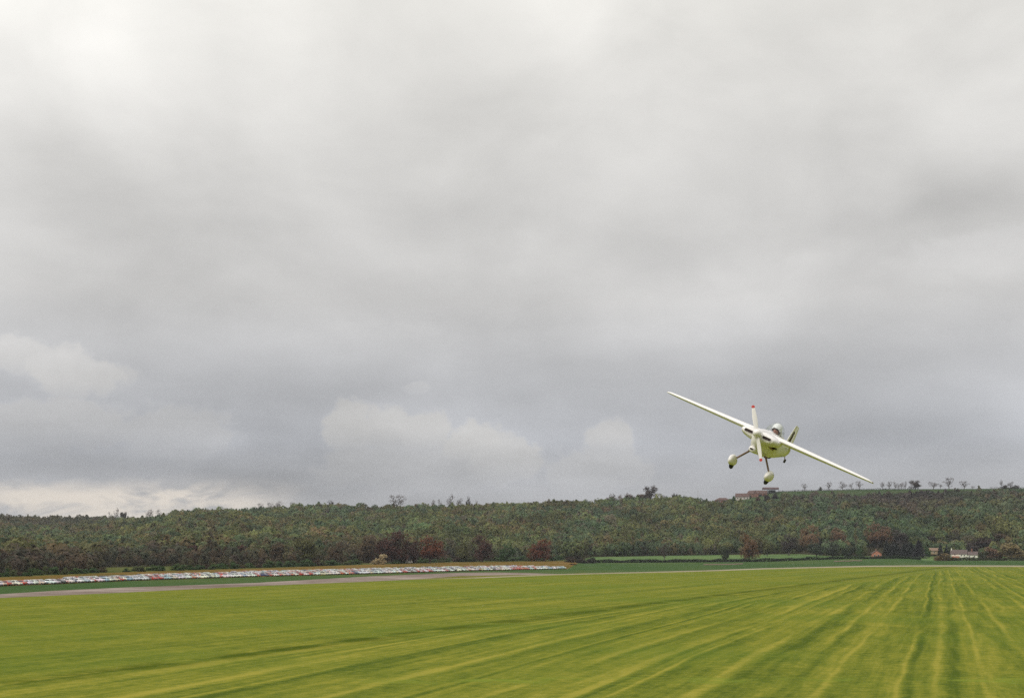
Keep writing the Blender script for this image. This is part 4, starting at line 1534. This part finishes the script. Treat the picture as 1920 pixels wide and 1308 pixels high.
DIST, BANK, YAW, PIT = 34.0, R(24.2), R(13.0), R(2.4)
cq = cam.rotation_euler.to_matrix()
Rc, Uc, Vd = cq @ Vector((1, 0, 0)), cq @ Vector((0, 1, 0)), cq @ Vector((0, 0, -1))
SPX, SPY = 1419.0, 811.5
ray = Vd + Rc * ((SPX - 960) / F) + Uc * ((654 - SPY) / F)
origin = Vector((0, 0, H)) + ray * DIST
v_ = ray.normalized()
r_ = (Rc - v_ * Rc.dot(v_)).normalized()
u_ = r_.cross(v_)
r2 = r_ * math.cos(BANK) - u_ * math.sin(BANK)
u2 = u_ * math.cos(BANK) + r_ * math.sin(BANK)
f0 = -v_ * math.cos(YAW) - r2 * math.sin(YAW)
p0 = r2 * math.cos(YAW) - v_ * math.sin(YAW)
f1 = f0 * math.cos(PIT) + u2 * math.sin(PIT)
u1 = u2 * math.cos(PIT) - f0 * math.sin(PIT)
MX = Matrix((-p0, f1, u1)).transposed().to_4x4()
MX.translation = origin
plane = empty('light_aircraft')
plane.matrix_world = MX
tag(plane, 'small white single seat aircraft banking low over the airfield', 'aircraft')

NR = 40


def ring(y, z0, ht, hb, hw, nn=2.4, x0=0.0):
    out = []
    for i in range(NR):
        a = 2 * math.pi * i / NR
        c, s_ = math.cos(a), math.sin(a)
        out.append((x0 + hw * math.copysign(abs(c) ** (2 / nn), c), y, z0 + (ht if s_ >= 0 else hb) * math.copysign(abs(s_) ** (2 / nn), s_)))
    return out


def resample(sec, step=0.08):
    """smooth curve through loft stations"""
    ys = np.array([s_[0] for s_ in sec])
    P = np.array(sec, float)
    yy = []
    for a, b_ in zip(ys[:-1], ys[1:]):
        k = max(1, int(abs(b_ - a) / step))
        yy += list(np.linspace(a, b_, k, endpoint=False))
    yy = np.array(yy + [ys[-1]])
    # monotone-ish cubic by Catmull-Rom slopes
    m = np.gradient(P, axis=0) / np.gradient(ys)[:, None]
    out = []
    for y in yy:
        i = min(max(int(np.searchsorted(-ys, -y)) - 1, 0), len(ys) - 2)
        hh = ys[i + 1] - ys[i]
        t_ = (y - ys[i]) / hh
        q = (2 * t_ ** 3 - 3 * t_ ** 2 + 1) * P[i] + (t_ ** 3 - 2 * t_ ** 2 + t_) * hh * m[i] + (-2 * t_ ** 3 + 3 * t_ ** 2) * P[i + 1] + (t_ ** 3 - t_ ** 2) * hh * m[i + 1]
        q[0] = y
        out.append(q)
    return out


fus = [(-0.12, -0.02, .10, .11, .11, 2.0), (-0.17, -0.04, .14, .20, .12, 2.1), (-0.32, -0.05, .19, .32, .145, 2.1), (-0.6, -0.04, .22, .375, .195, 2.2), (-1.1, -.02, .245, .42, .25, 2.4),
       (-1.5, 0, .25, .42, .265, 2.5), (-2.0, .02, .26, .39, .255, 2.5), (-2.6, .04, .23, .34, .21, 2.4), (-3.3, .07, .15, .28, .13, 2.2), (-4.0, .09, .10, .20, .065, 2.0), (-4.3, .10, .06, .11, .03, 2.0)]
mb = MB()
mb.rings([ring(*q) for q in resample(fus)], skip=lambda c: -2.1 < c.y < -1.42 and c.z > 0.225 and abs(c.x) < .18)
link('fuselage', mb.mesh('fuselage', True, 50), plane, [M_WHITE])
cow = [(-0.165, -.02, .058, .062, .35, 2.8), (-0.18, -.02, .086, .096, .40, 2.6), (-0.24, -.018, .108, .128, .44, 2.4), (-0.42, -.01, .135, .165, .475, 2.3), (-0.75, .01, .145, .185, .475, 2.2),
       (-1.1, .03, .125, .165, .44, 2.2), (-1.45, .05, .09, .11, .36, 2.2), (-1.75, .06, .04, .05, .24, 2.0)]
mb = MB()
mb.rings([ring(*q) for q in resample(cow, .05)])
link('cowling', mb.mesh('cowling', True, 40), plane, [M_WHITE])


def slot(x0, z0, w, h_, yf, depth, nm='air_inlet'):
    """stadium shaped opening: raised lip and a dark throat behind it"""
    def st(k, y):
        pts = []
        rr = h_ / 2 * k
        for i in range(20):
            a = 2 * math.pi * i / 20
            cx_ = (w / 2 - h_ / 2) * (1 if math.cos(a) >= 0 else -1)
            pts.append((x0 + cx_ + rr * math.cos(a), y, z0 + rr * math.sin(a)))
        return pts
    m_ = MB()
    m_.rings([st(1.35, yf - .02), st(1.35, yf + .004), st(1.18, yf + .012), st(1.0, yf + .006), st(1.0, yf - .001)], cap=False)
    o = link(nm, m_.mesh(nm, True, 60), plane, [M_WHITE])
    m_ = MB()
    m_.rings([st(1.0, yf + .003), st(.99, yf - .02)])
    link('shade_plug', m_.mesh('shade_plug'), o, [M_HOLLOW_SHADE])


slot(.235, -.022, .225, .070, -0.163, .1)
slot(-.235, -.022, .225, .070, -0.163, .1)
# carburettor scoop under the nose
mb = MB()
mb.rings([ring(y, z, a, a, w_, 2.6) for y, z, a, w_ in ((-.20, -.385, .045, .060), (-.22, -.385, .066, .078), (-.32, -.385, .080, .088), (-.6, -.38, .08, .085), (-.95, -.37, .06, .06))])
link('intake_scoop', mb.mesh('intake_scoop', True, 50), plane, [M_WHITE])
slot(0, -.39, .092, .038, -0.199, .1, 'scoop_inlet')
# spinner
mb = MB()
mb.rings([ring(y, 0, r1_, r1_, r1_, 2.0) for y, r1_ in ((-.125, .098), (-.06, .104), (0, .100), (.05, .086), (.09, .064), (.12, .036), (.134, .006))])
link('spinner', mb.mesh('spinner', True, 60), plane, [M_WHITE])
# propeller: two blades at rest
ang = math.atan2(29, 45)
blade_tip = []
for k in (0, 1):
    a = ang + math.pi * k
    dirv = Vector((math.sin(a), 0, math.cos(a)))          # +x is image left
    tan = Vector((math.cos(a), 0, -math.sin(a)))
    for part, r0_, r1_ in (('propeller_blade', .06, .615), ('tip', .617, .685)):
        m_ = MB()
        rs = []
        for i in range(9):
            rr = r0_ + (r1_ - r0_) * i / 8
            q = rr / .685
            ch = .055 + .075 * math.sin(math.pi * min(1, q * .95 + .05) ** .8) if q < .93 else .085 * math.sqrt(max(.06, 1 - ((q - .93) / .07) ** 2)) + .005
            th = .022 * (1 - q * .75)
            tw = R(52 - 36 * q)
            cdir = tan * math.cos(tw) + Vector((0, 1, 0)) * math.sin(tw) * (1 if k == 0 else 1)
            ndir = cdir.cross(dirv)
            c0 = dirv * rr + Vector((0, -.02, 0))
            rs.append([c0 + cdir * (ch / 2 * math.cos(2 * math.pi * j / 12)) + ndir * (th / 2 * math.sin(2 * math.pi * j / 12)) for j in range(12)])
        m_.rings(rs)
        if part == 'tip':
            link('blade_tip', m_.mesh('blade_tip', True, 50), bl_o, [M_REDTIP])
        else:
            bl_o = link('propeller_blade', m_.mesh('propeller_blade', True, 50), plane, [M_WHITE])


def foil(c, t_, k=12):
    """aerofoil loop (chordwise 0..c aft, height)"""
    up, lo = [], []
    for i in range(k + 1):
        x = 0.5 * (1 - math.cos(math.pi * i / k))
        yt = 5 * t_ * (.2969 * math.sqrt(x) - .126 * x - .3516 * x ** 2 + .2843 * x ** 3 - .1036 * x ** 4)
        cam_ = 0.02 * 4 * x * (1 - x)
        up.append((x * c, (cam_ + yt) * c))
        lo.append((x * c, (cam_ - yt * .85) * c))
    return up + lo[-2:0:-1]


WZ = .075
for sx in (1, -1):
    mb = MB()
    rs = []
    for xs, le, ch, th in ((.0, -.66, 1.02, .165), (.34, -.68, .98, .165), (.6, -.72, .93, .16), (1.5, -.80, .80, .15), (2.4, -.88, .67, .13), (2.66, -.91, .61, .11), (2.745, -.97, .48, .08), (2.775, -1.06, .30, .05)):
        rs.append([(sx * xs, le - cx_, WZ + cz_) for cx_, cz_ in foil(ch, th)])
    mb.rings(rs)
    w_o = link('wing', mb.mesh('wing', True, 45), plane, [M_WHITE])
    # aileron gap and hinge line
    mb = MB()
    mb.box(*sorted((sx * 1.35, sx * 2.5)), -1.415, -1.40, WZ + .045, WZ + .052)
    mb.box(*sorted((sx * 1.345, sx * 1.355)), -1.61, -1.40, WZ + .01, WZ + .045)
    link('aileron_gap', mb.mesh('aileron_gap'), w_o, [M_SEAM])
    # wing tip light
    mb = MB()
    mb.rings([ring(y, WZ + .01, .012 * q, .012 * q, .02 * q, 2, x0=sx * 2.772) for y, q in ((-1.07, .2), (-1.1, 1), (-1.16, 1), (-1.2, .2))])
    link('wing_tip_cap', mb.mesh('wing_tip_cap', True), w_o, [M_LEG])
    # tailplane half
    mb = MB()
    rs = []
    for xs, le, ch, th in ((0, -3.68, .58, .09), (.45, -3.74, .47, .09), (.82, -3.80, .37, .08), (.88, -3.86, .24, .05)):
        rs.append([(sx * xs, le - cx_, .165 + cz_) for cx_, cz_ in foil(ch, th)])
    mb.rings(rs)
    link('tailplane', mb.mesh('tailplane', True, 45), plane, [M_WHITE])
# fin and rudder
mb = MB()
rs = []
for zz, le, ch, th in ((.06, -3.28, .72, .075), (.2, -3.42, .58, .075), (.52, -3.62, .42, .075), (.72, -3.76, .31, .07), (.77, -3.84, .20, .05)):
    rs.append([(cz_, le - cx_, zz) for cx_, cz_ in foil(ch, th)])
mb.rings(rs)
fin_o = link('fin', mb.mesh('fin', True, 45), plane, [M_WHITE])
mb = MB()
rs = []
for zz, le, ch, th in ((.02, -4.02, .34, .08), (.2, -4.015, .36, .07), (.52, -4.05, .28, .06), (.70, -4.085, .20, .055), (.76, -4.09, .12, .04)):
    rs.append([(cz_, le - cx_, zz) for cx_, cz_ in foil(ch, th)])
mb.rings(rs)
link('rudder', mb.mesh('rudder', True, 45), plane, [M_WHITE])
# vertical marking on both sides of the fin
for sx in (-1, 1):
    for w0, w1, m_, dd in ((.10, .56, M_BROWNMARK, .030), (.26, .34, M_GREYMARK, .033)):
        mb = MB()
        pts = []
        for zz in np.linspace(.14, .60, 9):
            le = np.interp(zz, [.06, .2, .52, .72], [-3.28, -3.42, -3.62, -3.76])
            ch = np.interp(zz, [.06, .2, .52, .72], [.72, .58, .42, .31])
            ya = le - ch * (.25 + w0 * 1.0)
            yb = le - ch * (.25 + w1 * 1.0)
            pts += [(sx * (ch * .040 + .004 + (dd - .03)), ya, zz), (sx * (ch * .028 + .004 + (dd - .03)), yb, zz)]
        mb.poly(pts, [(2 * i, 2 * i + 1, 2 * i + 3, 2 * i + 2) for i in range(8)])
        link('fin_marking', mb.mesh('fin_marking'), fin_o, [m_])
# undercarriage
for sx in (1, -1):
    mb = MB()
    A, B_ = Vector((sx * .20, -1.05, -.40)), Vector((sx * .475, -1.02, -.77))
    rs = []
    for i in range(7):
        t_ = i / 6
        c0 = A.lerp(B_, t_)
        wv = .056 - .026 * t_
        ax = (B_ - A).normalized()
        nx_ = Vector((0, 1, 0))
        nz_ = ax.cross(nx_)
        rs.append([c0 + nx_ * (wv * math.cos(2 * math.pi * j / 10)) + nz_ * (.023 * math.sin(2 * math.pi * j / 10)) for j in range(10)])
    mb.rings(rs)
    link('undercarriage_leg', mb.mesh('undercarriage_leg', True, 50), plane, [M_LEG])
    mb = MB()
    mb.rings([ring(-1.05 + dy, -.41, .03 * k, .035 * k, .045 * k, 2.2, x0=sx * .21) for dy, k in ((.09, .2), (.06, .9), (-.06, .9), (-.09, .2))])
    link('leg_fitting', mb.mesh('leg_fitting', True), plane, [M_LEG])
    # wheel fairing, leaning slightly
    camb = Matrix.Translation((sx * .49, -1.0, -.83)) @ Matrix.Rotation(R(8) * sx, 4, 'Y')
    mb = MB()
    sec = [(.34, 0, .006, .006, .006), (.32, 0, .055, .05, .035), (.26, 0, .10, .085, .062), (.15, .005, .147, .115, .090), (.02, .01, .160, .122, .097), (-.12, .012, .142, .11, .082), (-.26, .016, .095, .085, .055), (-.38, .02, .04, .045, .025), (-.43, .02, .006, .006, .005)]
    mb.rings([ring(*s_, 2.15) for s_ in sec])
    me_ = mb.mesh('wheel_fairing', True, 60)
    me_.transform(camb)
    wf = link('wheel_fairing', me_, plane, [M_WHITE])
    mb = MB()
    rs = []
    for i in range(28):
        a = 2 * math.pi * i / 28
        rs.append([(.043 * math.cos(b_), (.105 + .045 * math.sin(b_)) * math.cos(a), -.025 + (.13 + .045 * math.sin(b_)) * math.sin(a)) for b_ in [2 * math.pi * j / 10 for j in range(10)]])
    rs.append(rs[0])
    mb.rings(rs, cap=False)
    mb.tube((-.035, 0, -.025), (.035, 0, -.025), .075, .075, 16)
    me_ = mb.mesh('tyre', True, 50)
    me_.transform(camb)
    link('tyre', me_, wf, [M_TYRE])
    # exhaust stub
    mb = MB()
    mb.tube((sx * .22, -.85, -.14), (sx * .27, -1.12, -.165), .028, .028, 10)
    link('exhaust_pipe', mb.mesh('exhaust_pipe', True, 40), plane, [M_LEG])
    mb = MB()
    mb.rings([ring(y, -.118, .02, .035 * k, .09 * k, 2.4, x0=sx * .27) for y, k in ((-.98, .9), (-1.1, 1.0), (-1.17, .95))])
    link('cooling_outlet', mb.mesh('cooling_outlet', True, 40), plane, [M_HOLLOW_SHADE])
# tail wheel on its spring
mb = MB()
mb.tube((0, -4.0, -.07), (0, -4.28, -.18), .013, .010, 8)
tw = link('tail_spring', mb.mesh('tail_spring', True, 50), plane, [M_LEG])
mb = MB()
mb.tube((-.022, -4.30, -.20), (.022, -4.30, -.20), .052, .052, 16)
link('tail_wheel', mb.mesh('tail_wheel', True, 40), tw, [M_TYRE])
# canopy bubble
mb = MB()
rs = []
for y, zt, hw in ((-1.32, .235, .10), (-1.38, .32, .165), (-1.48, .40, .185), (-1.62, .48, .195), (-1.8, .535, .20), (-2.0, .525, .195), (-2.2, .45, .17), (-2.4, .35, .13), (-2.55, .275, .06)):
    zb = np.interp(y, [-2.6, -2.0, -1.5, -1.3], [.245, .235, .205, .205])
    rs.append([(hw * math.cos(math.pi * j / 14) * (1.0 - .0 * j), y, zb + max(zt - zb, .01) * math.sin(math.pi * j / 14) ** .85) for j in range(15)])
pts = [p for r__ in rs for p in r__]
mb.poly(pts, [(i * 15 + j, i * 15 + j + 1, (i + 1) * 15 + j + 1, (i + 1) * 15 + j) for i in range(len(rs) - 1) for j in range(14)])
link('canopy', mb.mesh('canopy', True), plane, [M_CANOPY])
mb = MB()
for s_ in (0, 14):
    for i in range(len(rs) - 1):
        mb.tube(rs[i][s_], rs[i + 1][s_], .012, .012, 6)
for j in range(14):
    mb.tube(rs[0][j], rs[0][j + 1], .010, .010, 6)
link('canopy_frame', mb.mesh('canopy_frame', True, 50), plane, [M_WHITE])
# cockpit headrest
mb = MB()
mb.rings([ring(y, .26, .17 * k, .10, .10 * k, 2.4) for y, k in ((-2.02, .55), (-2.05, 1), (-2.14, 1), (-2.4, .45), (-2.55, .1))])
link('headrest', mb.mesh('headrest', True, 50), plane, [M_WHITE])

# ---- pilot: one continuous skinned figure, seated
vs = [(0, -1.92, -.24, .13, .10), (0, -1.93, -.08, .14, .10), (0, -1.92, .08, .16, .105), (0, -1.90, .20, .11, .08), (0, -1.87, .275, .055, .055), (0, -1.845, .34, .075, .08), (0, -1.835, .43, .082, .10), (0, -1.84, .50, .06, .075),
      (.15, -1.88, .17, .06, .06), (.205, -1.80, .02, .045, .045), (.12, -1.58, -.06, .034, .034), (.06, -1.50, -.05, .028, .038), (.045, -1.44, -.04, .016, .03),
      (-.15, -1.88, .17, .06, .06), (-.205, -1.80, .02, .045, .045), (-.12, -1.58, -.06, .034, .034), (-.06, -1.50, -.05, .028, .038), (-.045, -1.44, -.04, .016, .03),
      (.10, -1.82, -.26, .085, .08), (.12, -1.42, -.10, .06, .06), (.10, -1.05, -.24, .042, .042), (.10, -.93, -.22, .035, .04),
      (-.10, -1.82, -.26, .085, .08), (-.12, -1.42, -.10, .06, .06), (-.10, -1.05, -.24, .042, .042), (-.10, -.93, -.22, .035, .04),
      (0, -1.735, .415, .018, .016)]
ed = [(0, 1), (1, 2), (2, 3), (3, 4), (4, 5), (5, 6), (6, 7), (3, 8), (8, 9), (9, 10), (10, 11), (11, 12), (3, 13), (13, 14), (14, 15), (15, 16), (16, 17), (0, 18), (18, 19), (19, 20), (20, 21), (0, 22), (22, 23), (23, 24), (24, 25), (6, 26)]
me_ = bpy.data.meshes.new('person')
me_.from_pydata([v[:3] for v in vs], ed, [])
po = bpy.data.objects.new('person', me_)
C.objects.link(po)
sk = po.modifiers.new('skin', 'SKIN')
sub = po.modifiers.new('subsurf', 'SUBSURF')
sub.levels = sub.render_levels = 2
for v, dat in zip(vs, me_.skin_vertices[0].data):
    dat.radius = (v[3], v[4])
me_.skin_vertices[0].data[0].use_root = True
dg = bpy.context.evaluated_depsgraph_get()
bpy.context.view_layer.update()
fm = bpy.data.meshes.new_from_object(po.evaluated_get(bpy.context.evaluated_depsgraph_get()))
bpy.data.objects.remove(po)
fm.name = 'person'
fm.materials.clear()
fm.materials.append(M_CLOTH)
fm.materials.append(M_SKIN)
for pl in fm.polygons:
    pl.use_smooth = True
    c0 = pl.center
    pl.material_index = 1 if c0.z > .275 or (c0.y > -1.54 and abs(c0.x) < .1 and -.12 < c0.z < .02) else 0
pilot = link('person', fm)
pilot.matrix_world = MX @ Matrix.Translation((0, 0, -.07))
tag(pilot, 'pilot in a white helmet sitting in the aircraft cockpit', 'person')
mb = MB()
rs = []
for i in range(11):
    ph = math.pi / 2 * i / 10
    rs.append([(.128 * math.cos(ph) * math.cos(a), -1.85 + .148 * math.cos(ph) * math.sin(a), .445 + .150 * math.sin(ph) + (0 if i else 0) ) for a in [2 * math.pi * j / 24 for j in range(24)]])
# ear and neck flaps: lower edge dips at sides and back
low = []
for a in [2 * math.pi * j / 24 for j in range(24)]:
    dip = .10 * (0.5 - 0.5 * math.sin(a)) ** .6 if math.sin(a) < .75 else 0.0
    low.append((.124 * math.cos(a), -1.85 + .144 * math.sin(a), .443 - dip))
mb.rings([low] + rs, cap=False)
link('helmet', mb.mesh('helmet', True), pilot, [M_HELMET])
mb = MB()
rs = []
for i in range(9):
    a = R(30 + 120 * i / 8)
    rs.append([(.105 * math.cos(a) * k, -1.835 + .118 * math.sin(a) * k, zz) for k, zz in ((.97, .410), (1.04, .415), (1.04, .447), (.97, .45))])
mb.rings(rs)
link('goggles', mb.mesh('goggles', True), pilot, [M_VISOR])
mb = MB()
mb.rings([ring(-1.728, .362, .008, .008, .024, 2), ring(-1.742, .362, .010, .010, .028, 2)])
link('mouth', mb.mesh('mouth', True), pilot, [plain('lips', (0.30, 0.10, 0.09), 0.5)])

# ---------------------------------------------------------------- labels: like neighbours are told apart by their order from the left
by = {}
for o, lab, px in pending:
    by.setdefault(lab, []).append((px, o))
for lab, items in by.items():
    items.sort(key=lambda q: q[0])
    for i, (px, o) in enumerate(items):
        if len(items) == 1:
            o['label'] = lab
        else:
            o['label'] = lab + (', ' + (ORD[i] if i < len(ORD) else 'further') + ' from left')

# ---------------------------------------------------------------- hazy air
mb = MB()
mb.box(-4600, 4600, -4600, 4600, -1.5, 112)
M_HAZE = bpy.data.materials.new('hazy_air')
M_HAZE.use_nodes = True
hn = M_HAZE.node_tree.nodes
hn.clear()
hv = hn.new('ShaderNodeVolumePrincipled')
hv.inputs['Color'].default_value = (0.86, 0.92, 1.0, 1)
hv.inputs['Density'].default_value = 0.00006
hv.inputs['Anisotropy'].default_value = 0.3
ho = hn.new('ShaderNodeOutputMaterial')
M_HAZE.node_tree.links.new(hv.outputs[0], ho.inputs['Volume'])
tag(link('haze', mb.mesh('haze'), None, [M_HAZE]), kind='stuff')
S.cycles.volume_bounces = 0
